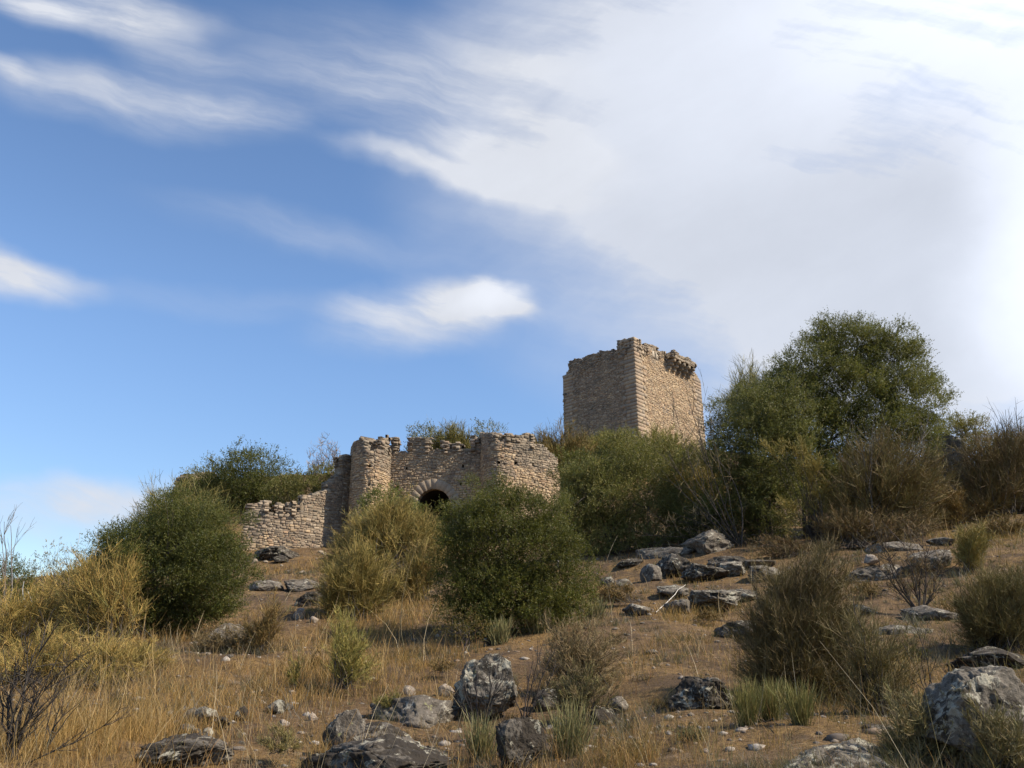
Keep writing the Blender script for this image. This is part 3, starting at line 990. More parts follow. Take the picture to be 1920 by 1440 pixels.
rock(1690, 1320, 1800, 1440, 'dark shoulder of rock left of the large rounded boulder', 'bald', level=5, depth=0.8, sink=0.2)
rock(1455, 1392, 1745, 1490, 'broad flat lichened slab at the bottom edge, right of centre', 'grey', level=6, depth=0.6, sink=0.25)
rock(1290, 1088, 1382, 1142, 'cracked black-and-white boulder beside the bleached stick', 'grey', level=6, depth=0.8, sink=0.15)
rock(1282, 1052, 1366, 1092, 'dark blocky rock on top of the terrace above the cracked boulder', 'moss', level=5, sink=0.15)
rock(1345, 1050, 1402, 1080, 'dark flat rock at the right end of the terrace block', 'grey', level=5)
rock(1402, 1060, 1470, 1086, 'low dark ledge behind the big broom, upper left', 'bald', level=5)
rock(1252, 1115, 1300, 1148, 'sloping grey rock under the lower end of the bleached stick', 'bald', level=5)
rock(1172, 1128, 1222, 1154, 'brownish low rock left of the bleached stick', 'bald', level=4)
rock(1125, 1072, 1160, 1100, 'small rounded rock at the left end of the upper outcrop', 'grey', level=4)
rock(1150, 1080, 1184, 1100, 'flat stone next to the rounded rock of the upper outcrop', 'grey', level=4)
rock(1196, 1056, 1240, 1092, 'bulky grey rock in the middle of the upper outcrop', 'bald', level=5)
rock(1236, 1040, 1300, 1080, 'dark jagged rock at the right of the upper outcrop', 'moss', level=5)
rock(1290, 992, 1372, 1046, 'grey crag under the drooping branches below the olive tree', 'bald', level=5)
rock(1200, 1020, 1300, 1050, 'low crag in the dark under the grey green shrub', 'bald', level=4)
rock(1618, 1036, 1648, 1060, 'bright triangular pale stone on the flat ledge', 'pale', name='stone', level=4, sink=.1, cat='stone')
rock(1585, 1058, 1690, 1088, 'flat grey ledge beneath the bright triangular stone', 'bald', level=5, depth=.7)
rock(1700, 1028, 1780, 1074, 'grey boulder behind the dark dead bush', 'bald', level=5)
rock(1640, 1015, 1720, 1040, 'low grey rock left of the boulder behind the dead bush', 'bald', level=4)
rock(1440, 1090, 1512, 1140, 'pale grey boulder half hidden by the crest of the big broom', 'bald', level=5)
rock(1352, 1150, 1430, 1196, 'dark shelf of rock left of the big broom', 'moss', level=5, depth=.7)
rock(1690, 1130, 1790, 1172, 'flat bedrock patch at the foot of the dark dead bush', 'bald', level=5, depth=.7)
rock(1640, 1172, 1755, 1200, 'long lichened ledge below the dead bush', 'grey', level=5, depth=.6)
rock(1795, 1210, 1925, 1262, 'dark rock in shade behind the large rounded boulder', 'moss', level=5)
rock(1545, 1210, 1620, 1250, 'grey rock showing through the thin broom', 'grey', level=4)
rock(1620, 1360, 1665, 1385, 'small dark rock left of the grey foreground bush', 'moss', level=4)
rock(1745, 815, 1850, 955, 'huge shaded boulder standing in the brush on the right skyline', 'bald', level=6, d=24, depth=.9, sink=.05)
rock(1765, 935, 1815, 966, 'pale round-topped rock below the huge shaded boulder', 'pale', level=5)
rock(1745, 1005, 1790, 1025, 'small rock in dry grass under the right brush', 'bald', level=4)
rock(390, 1168, 470, 1222, 'rough grey rock in brush right of the dark evergreen bush', 'bald', level=5)
rock(478, 1020, 560, 1052, 'lichened outcrop under the foot of the curtain wall', 'moss', level=5, sink=.1)
rock(515, 1040, 540, 1056, 'dark stone rolled from the outcrop under the curtain wall', 'moss', level=4)
rock(470, 1085, 530, 1112, 'grey rubble ledge upper left of the path', 'bald', level=4)
rock(525, 1082, 605, 1110, 'grey ledge left of the tall golden broom', 'bald', level=5)
rock(560, 1105, 612, 1140, 'dark-edged step of rock left of the tall golden broom', 'moss', level=5)
rock(550, 1140, 575, 1160, 'whitish stone on the worn path', 'pale', name='stone', level=3, cat='stone')
rock(580, 1155, 597, 1170, 'small white stone lower on the worn path', 'pale', name='stone', level=3, cat='stone')
rock(1140, 1300, 1180, 1330, 'grey stone beside the spiky grey green clump', 'bald', level=4)
rock(1208, 1218, 1236, 1234, 'flat grey stone alone on the brown slope', 'bald', name='stone', level=3, cat='stone')
rock(905, 1195, 930, 1212, 'small dark stone on top of the tall granite block', 'moss', name='stone', level=3, cat='stone')
rock(1040, 1050, 1062, 1068, 'pale stone glimpsed under the central shrub', 'pale', name='stone', level=3, cat='stone')

rock(1330, 1040, 1400, 1062, 'thin dark ledge above the terrace block, under the tree shade', 'moss', level=4)
rock(1395, 1040, 1450, 1062, 'small grey ledge right of the terrace block', 'bald', level=4)
rock(1160, 1045, 1205, 1068, 'dark low rock in the shade at the foot of the wild olive', 'moss', level=4)
rock(1370, 1100, 1425, 1128, 'half buried grey rock right of the cracked boulder', 'grey', level=4)
rock(1235, 1092, 1290, 1116, 'long low rock just left of the cracked boulder', 'grey', level=4)
rock(1420, 1140, 1470, 1170, 'dark rock peeping out at the left flank of the big broom', 'moss', level=4)
rock(1100, 1320, 1150, 1350, 'dark half buried rock at the right foot of the spiky clump', 'moss', level=4)
rock(650, 1340, 760, 1385, 'buried dark bedrock between the upright boulder and the long slab', 'moss', level=5, depth=.6)
rock(1000, 1285, 1060, 1325, 'dark rock under the sprawling grey brown shrub', 'moss', level=4)
rock(1560, 1130, 1640, 1160, 'grey ledge behind the upper right of the big broom', 'grey', level=5)

# loose small stones
peb = [rock_shape(1, .8, .5, 2, 1.0, 6, seed=500 + i) for i in range(5)]
pebm = [mesh_data('loose_stone', v, [f], RM['pale' if i % 2 else 'bald'], smooth_=True) for i, (v, f) in enumerate(peb)]
spots = [(415, 1292, 11), (390, 1285, 9), (430, 1243, 9), (335, 1273, 6), (490, 1305, 7), (455, 1370, 10), (450, 1390, 14), (487, 1410, 9), (612, 1258, 7), (776, 1196, 9),
         (620, 1172, 8), (684, 1238, 6), (745, 1230, 6), (565, 1075, 8), (540, 1070, 7), (510, 1118, 6), (1155, 1193, 7), (1175, 1200, 8), (1170, 1250, 6), (1142, 1403, 9),
         (1265, 1100, 9), (1285, 1145, 10), (1160, 1105, 6), (1225, 1140, 6), (1330, 1040, 9), (1480, 1042, 8), (1555, 1015, 7), (1205, 1178, 6), (1108, 1240, 5), (1060, 1255, 7),
         (1262, 1075, 7), (1345, 1205, 8), (1555, 1150, 7), (1380, 1350, 9), (1240, 1370, 8), (1450, 1390, 7), (700, 1262, 8), (640, 1230, 5), (860, 1350, 9), (560, 1200, 6),
         (1790, 1000, 8), (1850, 1010, 7), (1660, 1110, 6), (1570, 1085, 7)]
r_ = np.random.default_rng(5)
for k in range(30): spots.append((r_.uniform(300, 1900), r_.uniform(1060, 1430), r_.uniform(3, 6)))
LM = [(350, 1395, 'broad mossy slab'), (380, 1335, 'lichened cairn'), (640, 1352, 'upright oval boulder'), (905, 1265, 'tall lichen-spotted block'), (975, 1385, 'blocky boulder with moss top'),
      (1328, 1310, 'flat dark rock'), (1840, 1330, 'rounded corner boulder'), (1336, 1115, 'cracked boulder'), (1490, 1200, 'big dense broom'), (1710, 1090, 'dark dead bush'), (640, 1230, 'feathery broom'),
      (690, 1110, 'tall golden broom'), (960, 1120, 'central evergreen bush'), (1085, 1250, 'dry grey shrub'), (530, 1040, 'outcrop under the wall'), (430, 1195, 'rough grey rock'), (1635, 1060, 'flat grey ledge'),
      (1640, 1260, 'thin broom'), (1220, 1070, 'upper outcrop'), (1450, 1345, 'green spiky clumps'), (700, 1400, 'long mossy slab'), (1600, 1420, 'broad bottom slab'), (1818, 1020, 'small olive broom'), (1870, 1130, 'right edge broom')]
seen = {}
for k, (x, y, w_) in enumerate(spots):
    p = at(x, y); s_ = w_ / ppm(p)
    o = bpy.data.objects.new('loose_stone', pebm[k % 5]); COL.objects.link(o)
    o.location = p + np.array([0, 0, s_ * 0.05]); o.rotation_euler = (r_.uniform(-.2, .2), r_.uniform(-.2, .2), r_.uniform(0, 6.3)); o.scale = (s_, s_, s_)
    lx, ly, ln_ = min(LM, key=lambda q: abs(q[0] - x) + abs(q[1] - y) * 1.6)
    dr = ('right of' if x > lx else 'left of') if abs(x - lx) > 1.6 * abs(y - ly) else ('just below' if y > ly else 'just above')
    if abs(x - lx) > 130: dr = 'well ' + dr if 'just' not in dr else dr.replace('just', 'some way')
    lb = '%s %s loose stone lying %s the %s' % ('tiny' if w_ < 5 else ('small' if w_ < 8.5 else 'fist sized'), 'pale' if (k % 5) % 2 else 'grey', dr, ln_)
    seen[lb] = seen.get(lb, 0) + 1
    tag(o, lb, 'stone', 'loose stones scattered over the slope')

# ---------------------------------------------------------------- plants
def leaf_material(name, rough=0.55, trans=0.35):
    m, b = material(name)
    a = attr(); link(a, b.inputs['Base Color']); b.inputs['Roughness'].default_value = rough
    b.inputs['Specular IOR Level'].default_value = 0.35
    tr = S.nt.nodes.new('ShaderNodeBsdfTranslucent'); link(mixc(0.5, a, (0.20, 0.22, 0.03)), tr.inputs['Color'])
    mx = S.nt.nodes.new('ShaderNodeMixShader'); mx.inputs[0].default_value = trans
    out = S.nt.nodes['Material Output']
    link(b.outputs[0], mx.inputs[1]); link(tr.outputs[0], mx.inputs[2]); link(mx.outputs[0], out.inputs[0])
    return m


LEAF = leaf_material('leaves'); TWIG = leaf_material('green_twigs', 0.7, 0.07); STRAW = leaf_material('dry_grass_blades', 0.6, 0.3)
BARK, b = material('bark')
a = attr(); P = geopos(); link(mixc(smooth(noise(P, 30, 4, .6), .35, .65) * .5, a, (0.06, 0.05, 0.042)), b.inputs['Base Color'])


def unit(v): return v / np.maximum(np.linalg.norm(v, axis=-1, keepdims=True), 1e-9)


def tubes(P, Rr, sides=5):
    """P (N,K,3), Rr (N,K)"""
    N_, K_, _ = P.shape
    T = np.gradient(P, axis=1); T = unit(T)
    ref = np.where(np.abs(T[..., 2:3]) > .9, np.array([1., 0, 0]), np.array([0, 0, 1.]))
    A = unit(np.cross(T, ref)); B = np.cross(T, A)
    an = np.arange(sides) * 2 * math.pi / sides
    V = P[:, :, None] + (A[:, :, None] * np.cos(an)[:, None] + B[:, :, None] * np.sin(an)[:, None]) * Rr[:, :, None, None]
    idx = np.arange(N_ * K_ * sides).reshape(N_, K_, sides)
    nx = np.roll(idx, -1, 2)
    q = np.stack([idx[:, :-1], nx[:, :-1], nx[:, 1:], idx[:, 1:]], -1).reshape(-1, 4)
    return V.reshape(-1, 3), q


def ribbons(P, Wd):
    """flat strips. P (N,K,3), Wd (N,K)"""
    N_, K_, _ = P.shape
    T = unit(np.gradient(P, axis=1)); r = rng.normal(size=(N_, 1, 3))
    A = unit(np.cross(T, r))
    V = np.stack([P - A * Wd[..., None] / 2, P + A * Wd[..., None] / 2], 2)
    idx = np.arange(N_ * K_ * 2).reshape(N_, K_, 2)
    q = np.stack([idx[:, :-1, 0], idx[:, :-1, 1], idx[:, 1:, 1], idx[:, 1:, 0]], -1).reshape(-1, 4)
    return V.reshape(-1, 3), q


def bez(A, C, B, K=5):
    t = np.linspace(0, 1, K)[None, :, None]
    return A[:, None] * (1 - t) ** 2 + 2 * C[:, None] * t * (1 - t) + B[:, None] * t ** 2


def palette(n, cols, var=.22, gain=True):
    c = np.array(cols)[rng.integers(0, len(cols), n)] * (np.array([1.75, 1.52, 0.90]) if gain else 1.0)
    return c * rng.uniform(1 - var, 1 + var, (n, 1)) * rng.uniform(.93, 1.07, (n, 3))


def lobes_world(lobes, base, d=None):
    """photo ellipses (cx,cy,rx,ry[,depth offset]) -> centre, radii in metres round the plant's base"""
    out = []
    for i, L in enumerate(lobes):
        dd = base[1] + (L[4] if len(L) > 4 else 0)
        c = W(L[0], L[1], dd); k = ppm(c) / 1.07
        rx, rz = L[2] / k, L[3] / k
        ry = 0.5 * (rx + rz) if rz < 2.5 * rx else rx
        out.append((c, np.array([rx, ry * 0.9, rz])))
    return out


def sample_lobes(LW, n, shell=.55, lump=.28, seed=1, gap=0.0, gapf=2.2):
    vol = np.array([(r[0] * r[1] + r[0] * r[2] + r[1] * r[2]) for _, r in LW]); vol = vol / vol.sum()
    k = rng.choice(len(LW), n, p=vol)
    d = unit(rng.normal(size=(n, 3)))
    C = np.array([c for c, _ in LW])[k]; Rr = np.array([r for _, r in LW])[k]
    u_ = shell + (1 - shell) * rng.random(n) ** 0.7
    u_ = np.where(rng.random(n) < .3, rng.random(n) ** .5, u_)
    sc = 1 + lump * vnoise(d * 2.3 + k[:, None] * 3.1, seed) + lump * .6 * vnoise(d * 5.5 + k[:, None], seed + 1)
    P = C + d * Rr * (u_ * sc)[:, None]
    if gap > 0:
        g = vnoise(P * gapf, seed + 2) + .5 * vnoise(P * gapf * 2.3, seed + 3)
        keep = g > gap - 0.75
        P, d, k = P[keep], d[keep], k[keep]
    g = H0(P[:, 0], P[:, 1]) + .03
    ok = P[:, 2] > g
    return P[ok], d[ok]


def base_of(base, d):
    return at(*base) if d is None else np.array([*W(base[0], base[1], d)[:2], float(H(*W(base[0], base[1], d)[:2]))])


OAK = [(0.050, 0.062, 0.022), (0.038, 0.050, 0.020), (0.066, 0.078, 0.028), (0.080, 0.088, 0.034), (0.030, 0.038, 0.018)]
OLIVE = [(0.095, 0.104, 0.048), (0.075, 0.084, 0.038), (0.122, 0.128, 0.066), (0.060, 0.068, 0.030), (0.155, 0.155, 0.088)]
LIME = [(0.145, 0.148, 0.045), (0.12, 0.125, 0.04), (0.17, 0.16, 0.058), (0.095, 0.10, 0.036)]
GOLD = [(0.155, 0.128, 0.058), (0.13, 0.108, 0.050), (0.19, 0.16, 0.080), (0.105, 0.094, 0.044), (0.12, 0.115, 0.050)]
GREENBROOM = [(0.105, 0.11, 0.045), (0.085, 0.088, 0.038), (0.13, 0.125, 0.055), (0.14, 0.115, 0.055), (0.07, 0.072, 0.034)]
BROWNBROOM = [(0.125, 0.090, 0.050), (0.10, 0.078, 0.044), (0.15, 0.11, 0.058), (0.085, 0.072, 0.040), (0.17, 0.125, 0.068)]
GREY = [(0.16, 0.135, 0.105), (0.13, 0.108, 0.085), (0.19, 0.165, 0.13), (0.11, 0.088, 0.068)]
SPIKE = [(0.115, 0.125, 0.085), (0.095, 0.105, 0.07), (0.145, 0.15, 0.11), (0.13, 0.115, 0.075)]
RUST = [(0.092, 0.064, 0.044), (0.078, 0.056, 0.040), (0.115, 0.080, 0.052), (0.085, 0.070, 0.042)]
WOOD = [(0.10, 0.082, 0.066), (0.13, 0.11, 0.09), (0.075, 0.06, 0.048)]
DARKWOOD = [(0.032, 0.027, 0.024), (0.05, 0.042, 0.036)]


def leafy(name, label, cat, base, lobes, cols=OAK, d=None, cover=4.2, leaf=1.55, lump=.30, gap=.42, shell=.55, trunks=4, tr=.035, wood=WOOD, group=None, up=.5, seed=None, aspect=.42, twigl=1.0):
    b0 = base_of(base, d); LW = lobes_world(lobes, b0)
    root = thing(name, b0 - np.array([0, 0, .02]), label, cat, group)
    sd_ = int(b0[0] * 7 + b0[1]) % 97
    ls = max(.024, b0[1] / 768 * leaf); A = sum(math.pi * r[0] * r[2] for _, r in LW) * .8
    per = 9
    nT = int(A * cover / (.5 * aspect * ls * ls) / per)
    nT = min(nT, 80000)
    # boughs: two thirds of the sprays gather in clumps, the rest fills the crown
    P, dirs = sample_lobes(LW, nT, shell, lump, sd_, gap, 1.1 / max(.25, np.mean([r[0] for _, r in LW])) * 2.2)
    rM = np.mean([r[0] for _, r in LW])
    cC, cD = sample_lobes(LW, int(34 * len(LW)), .62, lump * 1.2, sd_ + 3, 0)
    pickc = rng.random(len(P)) < .62; kc = rng.integers(0, len(cC), pickc.sum())
    off = rng.normal(0, 1, (pickc.sum(), 3)) * rM * np.array([.125, .125, .085])
    P[pickc] = cC[kc] + off; dirs[pickc] = unit(cD[kc] * .6 + unit(off) * .6)
    okg = P[:, 2] > H0(P[:, 0], P[:, 1]) + .02; P, dirs = P[okg], dirs[okg]
    # some long young shoots break the outline
    out = np.linalg.norm((P - np.mean(P, 0)), axis=1); edge = out > np.quantile(out, .55)
    ns = int(.07 * len(P)); pick = rng.choice(np.flatnonzero(edge), ns)
    dS = unit(dirs[pick] * .6 + [0, 0, .75] + rng.normal(0, .25, (ns, 3)))
    rS = np.mean([r[0] for _, r in LW])
    tS = (rng.random(ns) ** 1.6)[:, None] * rS * .22
    grp = rng.integers(0, max(8, ns // 7), ns); order = np.argsort(grp)
    src = pick[order][np.searchsorted(grp[order], grp[order])]; dd_ = dS[np.searchsorted(grp[order], grp[order])]
    P = np.r_[P, P[src] + dd_ * tS + rng.normal(0, .012, (ns, 3))]; dirs = np.r_[dirs, dd_]
    n = len(P)
    tl_ = ls * 3.6 * twigl * rng.uniform(.5, 1.4, n)
    D = unit(dirs * .7 + np.array([0, 0, up]) + rng.normal(0, .45, (n, 3)))
    # leaves along each twig
    t = np.linspace(.1, 1, per)[None, :] + rng.uniform(-.06, .06, (n, per))
    bend = rng.normal(0, .18, (n, 1, 3))
    Lp = P[:, None] + D[:, None] * (t * tl_[:, None])[..., None] + bend * (t ** 2 * tl_[:, None])[..., None]
    ld = unit(D[:, None] * .7 + rng.normal(0, .75, (n, per, 3)) + np.array([0, 0, .12]))
    sz_ = ls * rng.uniform(.65, 1.25, (n, per))
    sd2 = unit(np.cross(ld, rng.normal(size=(n, per, 3))))
    Lp, ld, sd2, sz_ = Lp.reshape(-1, 3), ld.reshape(-1, 3), sd2.reshape(-1, 3), sz_.reshape(-1)
    m = len(Lp)
    V = np.stack([Lp, Lp + ld * sz_[:, None] * .5 + sd2 * (sz_ * aspect / 2)[:, None], Lp + ld * sz_[:, None], Lp + ld * sz_[:, None] * .5 - sd2 * (sz_ * aspect / 2)[:, None]], 1).reshape(-1, 3)
    Q = np.arange(m * 4).reshape(-1, 4)
    # colour differs from spray to spray, as young and old growth do
    cn = vnoise(P * 1.6, sd_ + 5)
    cc_ = palette(n, cols, .2) * (1 + .28 * cn)[:, None]
    C = np.repeat(np.repeat(cc_, per, 0) * rng.uniform(.8, 1.2, (m, 1)), 4, 0)
    obj('crown', V, [Q], LEAF, root, C)
    # wood: trunks, limbs to the crown, twigs
    parts = []
    cw = np.array([c for c, _ in LW]); mid = cw.mean(0)
    nl = 60 if n > 4000 else 34
    nl = min(nl, n); sel = rng.choice(n, nl, replace=False); tg = P[sel]
    k = rng.integers(0, trunks, nl)
    fan = np.c_[rng.normal(0, .12, trunks), rng.normal(0, .12, trunks), np.zeros(trunks)] * max(.5, LW[0][1][0])
    sp = b0 + fan
    hgt = max(.25, (mid[2] - b0[2]) * .6)
    fork = sp + np.c_[rng.normal(0, .25, (trunks, 2)) * hgt + (mid - b0)[:2] * .3, np.full(trunks, hgt) * rng.uniform(.6, 1.1, trunks)]
    Pt = bez(sp, (sp + fork) / 2 + rng.normal(0, .08, (trunks, 3)) * hgt, fork, 6)
    v, q_ = tubes(Pt, np.linspace(1.25, .7, 6)[None] * tr * rng.uniform(.7, 1.2, (trunks, 1)), 7)
    parts.append((v, q_, palette(trunks, wood, gain=False)[np.repeat(np.arange(trunks), 42)]))
    # main limbs leave the trunks at different heights; thinner ones leave the limbs
    n1 = trunks * 4; k1 = np.arange(n1) % trunks; t1 = rng.integers(2, 6, n1)
    s1 = Pt[k1, t1]; far_ = P[rng.choice(n, n1)]
    e1 = s1 + (far_ - s1) * rng.uniform(.55, .8, (n1, 1))
    L1 = np.linalg.norm(e1 - s1, axis=1)[:, None]
    P1 = bez(s1, (s1 + e1) / 2 + rng.normal(0, .16, (n1, 3)) * L1 + [0, 0, .08], e1, 8); P1[:, 1:-1] += rng.normal(0, .03, (n1, 6, 3)) * L1[:, :, None]
    v, q_ = tubes(P1, np.linspace(.6, .22, 8)[None] * tr * rng.uniform(.6, 1.1, (n1, 1)), 5)
    parts.append((v, q_, palette(n1, wood, gain=False)[np.repeat(np.arange(n1), 40)]))
    flat_ = P1[:, 2:].reshape(-1, 3); near = ((tg[:, None] - flat_[None]) ** 2).sum(-1).argmin(1)
    A0 = flat_[near]; Ll = np.linalg.norm(tg - A0, axis=1)[:, None]
    Pl = bez(A0, (A0 + tg) / 2 + rng.normal(0, .16, (nl, 3)) * Ll, tg, 6)
    v, q_ = tubes(Pl, np.linspace(.22, .07, 6)[None] * tr * rng.uniform(.6, 1.1, (nl, 1)), 4)
    parts.append((v, q_, palette(nl, wood, gain=False)[np.repeat(np.arange(nl), 24)]))
    v, f, c = join(parts); obj('trunk', v, [f], BARK, root, c, smooth_=True)
    return root


def brushy(name, label, cat, base, lobes, cols=GREENBROOM, d=None, stems=60, twigs=22, fine=1.0, tipc=None, wood=WOOD, stemr=.008, fw=None, spread=.30, lump=.3, group=None, tmin=.35,
           shell=.35, tl_=.22, upr=1.0, gap=0.0, bow=.25):
    """broom-like shrub: stems bow out from the foot, each ends in a spray of thin upright twigs"""
    b0 = base_of(base, d); LW = lobes_world(lobes, b0)
    root = thing(name, b0 - np.array([0, 0, .02]), label, cat, group)
    sd_ = int(abs(b0[0] * 13 + b0[1] * 3)) % 97
    tg, dirs = sample_lobes(LW, stems, shell, lump, sd_, gap, 2.0)
    n = len(tg)
    rad_ = np.mean([r[0] for _, r in LW]); hgt = max(c[2] + r[2] for c, r in LW) - b0[2]
    tg[:, 2] -= .5 * tl_ * hgt * upr; tg[:, 2] = np.maximum(tg[:, 2], H0(tg[:, 0], tg[:, 1]) + .04)
    foot = b0 + np.c_[rng.normal(0, spread, (n, 2)) * rad_, np.zeros(n)]
    foot[:, 2] = H0(foot[:, 0], foot[:, 1])
    mid = foot * .5 + tg * .5; mid[:, 2] += -bow * 0 + .10 * (tg[:, 2] - foot[:, 2]); mid[:, :2] -= (tg - foot)[:, :2] * .18
    mid += rng.normal(0, .035, (n, 3)) * hgt
    K_ = 7; Ps = bez(foot, mid, tg, K_)
    Ps[:, 1:-1] += rng.normal(0, .010, (n, K_ - 2, 3)) * hgt
    rr = np.linspace(1, .25, K_)[None] * stemr * rng.uniform(.5, 1.2, (n, 1))
    v, q_ = tubes(Ps, rr, 4)
    obj('stems', v, [q_], BARK, root, palette(n, wood, gain=False)[np.repeat(np.arange(n), K_ * 4)], smooth_=True)
    # sprays
    m = n * twigs
    k = np.repeat(np.arange(n), twigs); t = rng.uniform(tmin, 1.0, m) ** .8
    x = t * (K_ - 1); i = np.minimum(x.astype(int), K_ - 2); f_ = (x - i)[:, None]
    A0 = Ps[k, i] * (1 - f_) + Ps[k, i + 1] * f_
    tn = unit(Ps[k, i + 1] - Ps[k, i])
    D = unit(tn * .7 + np.array([0, 0, .5 * upr]) + rng.normal(0, .42, (m, 3)))
    L = tl_ * hgt * rng.uniform(.25, 1.0, m)
    B0 = A0 + D * L[:, None] + np.c_[rng.normal(0, .06, (m, 2)), np.abs(rng.normal(0, .05, m))] * L[:, None]
    C0 = A0 + D * L[:, None] * .5 + rng.normal(0, .07, (m, 3)) * L[:, None]
    fwid = fw or max(.0035, b0[1] / 768 * .34)
    P1 = bez(A0, C0, B0, 4)
    v1, q1 = ribbons(P1, np.array([1.2, 1.0, .8, .3])[None] * fwid * np.ones((m, 1)))
    base_c = palette(m, cols, .2) * (1 + .25 * vnoise(A0 * 2.2, sd_))[:, None]
    c1 = np.repeat(base_c, 8, 0)
    parts = [(v1, q1, c1)]
    nf = int(5 * fine)
    if nf:
        kk = np.repeat(np.arange(m), nf); tt = rng.uniform(.25, .95, m * nf)
        x = tt * 3; i = np.minimum(x.astype(int), 2); f_ = (x - i)[:, None]
        A1 = P1[kk, i] * (1 - f_) + P1[kk, i + 1] * f_
        D1 = unit(unit(P1[kk, i + 1] - P1[kk, i]) + rng.normal(0, .5, (m * nf, 3)) + [0, 0, .15 * upr])
        L1 = L[kk] * rng.uniform(.25, .6, m * nf)
        B1 = A1 + D1 * L1[:, None]; C1 = (A1 + B1) / 2 + rng.normal(0, .06, (m * nf, 3)) * L1[:, None]
        v2, q2 = ribbons(bez(A1, C1, B1, 3), np.array([.9, .75, .35])[None] * fwid * np.ones((m * nf, 1)))
        cf = palette(m * nf, tipc or cols, .25)
        cf = base_c[kk] * .5 + cf * .5
        parts.append((v2, q2, np.repeat(cf, 6, 0)))
    v, f, c = join(parts); obj('twigs', v, [f], TWIG, root, c)
    return root


def bare(name, label, cat, base, tips, r0=.02, d=None, wood=DARKWOOD, side=5, wiggle=.06, group=None, fine=0, fcol=None):
    """leafless shrub: explicit main branches (photo points) plus side twigs"""
    b0 = base_of(base, d)
    root = thing(name, b0 - np.array([0, 0, .02]), label, cat, group)
    mains = []
    for tp in tips:
        e = W(tp[0], tp[1], b0[1] + (tp[2] if len(tp) > 2 else 0)); mains.append(e)
    E = np.array(mains); n = len(E)
    L = np.linalg.norm(E - b0, axis=1)
    A = b0 + np.c_[rng.normal(0, .02, (n, 2)), np.full(n, -.02)]
    mid = (A + E) / 2 + rng.normal(0, .10, (n, 3)) * L[:, None] + [0, 0, .03]
    Pm = bez(A, mid, E, 9); Pm[:, 1:-1] += rng.normal(0, wiggle * .22, (n, 7, 3)) * L[:, None, None] * .5
    v, q_ = tubes(Pm, np.linspace(1, .22, 9)[None] * r0 * rng.uniform(.6, 1.1, (n, 1)), 6)
    parts = [(v, q_, palette(n, wood, gain=False)[np.repeat(np.arange(n), 54)])]
    m = n * side; k = np.repeat(np.arange(n), side); i = rng.integers(2, 8, m)
    A1 = Pm[k, i]; tn = unit(Pm[k, i + 1] - Pm[k, i]); D = unit(tn + rng.normal(0, .5, (m, 3)) + [0, 0, .25])
    L1 = L[k] * rng.uniform(.15, .42, m); B1 = A1 + D * L1[:, None]
    P1 = bez(A1, (A1 + B1) / 2 + rng.normal(0, .1, (m, 3)) * L1[:, None], B1, 5)
    v, q_ = tubes(P1, np.linspace(.4, .12, 5)[None] * r0 * rng.uniform(.6, 1.1, (m, 1)), 4)
    parts.append((v, q_, palette(m, wood, gain=False)[np.repeat(np.arange(m), 20)]))
    m2 = m * 3; k2 = np.repeat(np.arange(m), 3); i = rng.integers(1, 4, m2)
    A2 = P1[k2, i]; D = unit(unit(P1[k2, i + 1] - P1[k2, i]) + rng.normal(0, .5, (m2, 3)) + [0, 0, .2])
    L2 = L1[k2] * rng.uniform(.25, .6, m2); B2 = A2 + D * L2[:, None]
    P2 = bez(A2, (A2 + B2) / 2 + rng.normal(0, .08, (m2, 3)) * L2[:, None], B2, 4)
    v, q_ = tubes(P2, np.linspace(.18, .08, 4)[None] * r0 * np.ones((m2, 1)), 3)
    parts.append((v, q_, palette(m2, wood, gain=False)[np.repeat(np.arange(m2), 12)]))
    v, f, c = join(parts); obj('branches', v, [f], BARK, root, c, smooth_=True)
    if fine:
        k3 = np.repeat(np.arange(m2), fine); m3 = len(k3)
        A3 = P2[k3, rng.integers(1, 4, m3)]; D = unit(rng.normal(0, .6, (m3, 3)) + [0, 0, .7]); L3 = rng.uniform(.04, .13, m3) * max(1, L.mean())
        B3 = A3 + D * L3[:, None]
        fwid = max(.003, b0[1] / 768 * .35)
        v, q_ = ribbons(bez(A3, (A3 + B3) / 2 + rng.normal(0, .1, (m3, 3)) * L3[:, None], B3, 3), np.array([1, .8, .3])[None] * fwid * np.ones((m3, 1)))
        obj('twigs', v, [q_], TWIG, root, np.repeat(palette(m3, fcol or GREY), 6, 0))
    return root


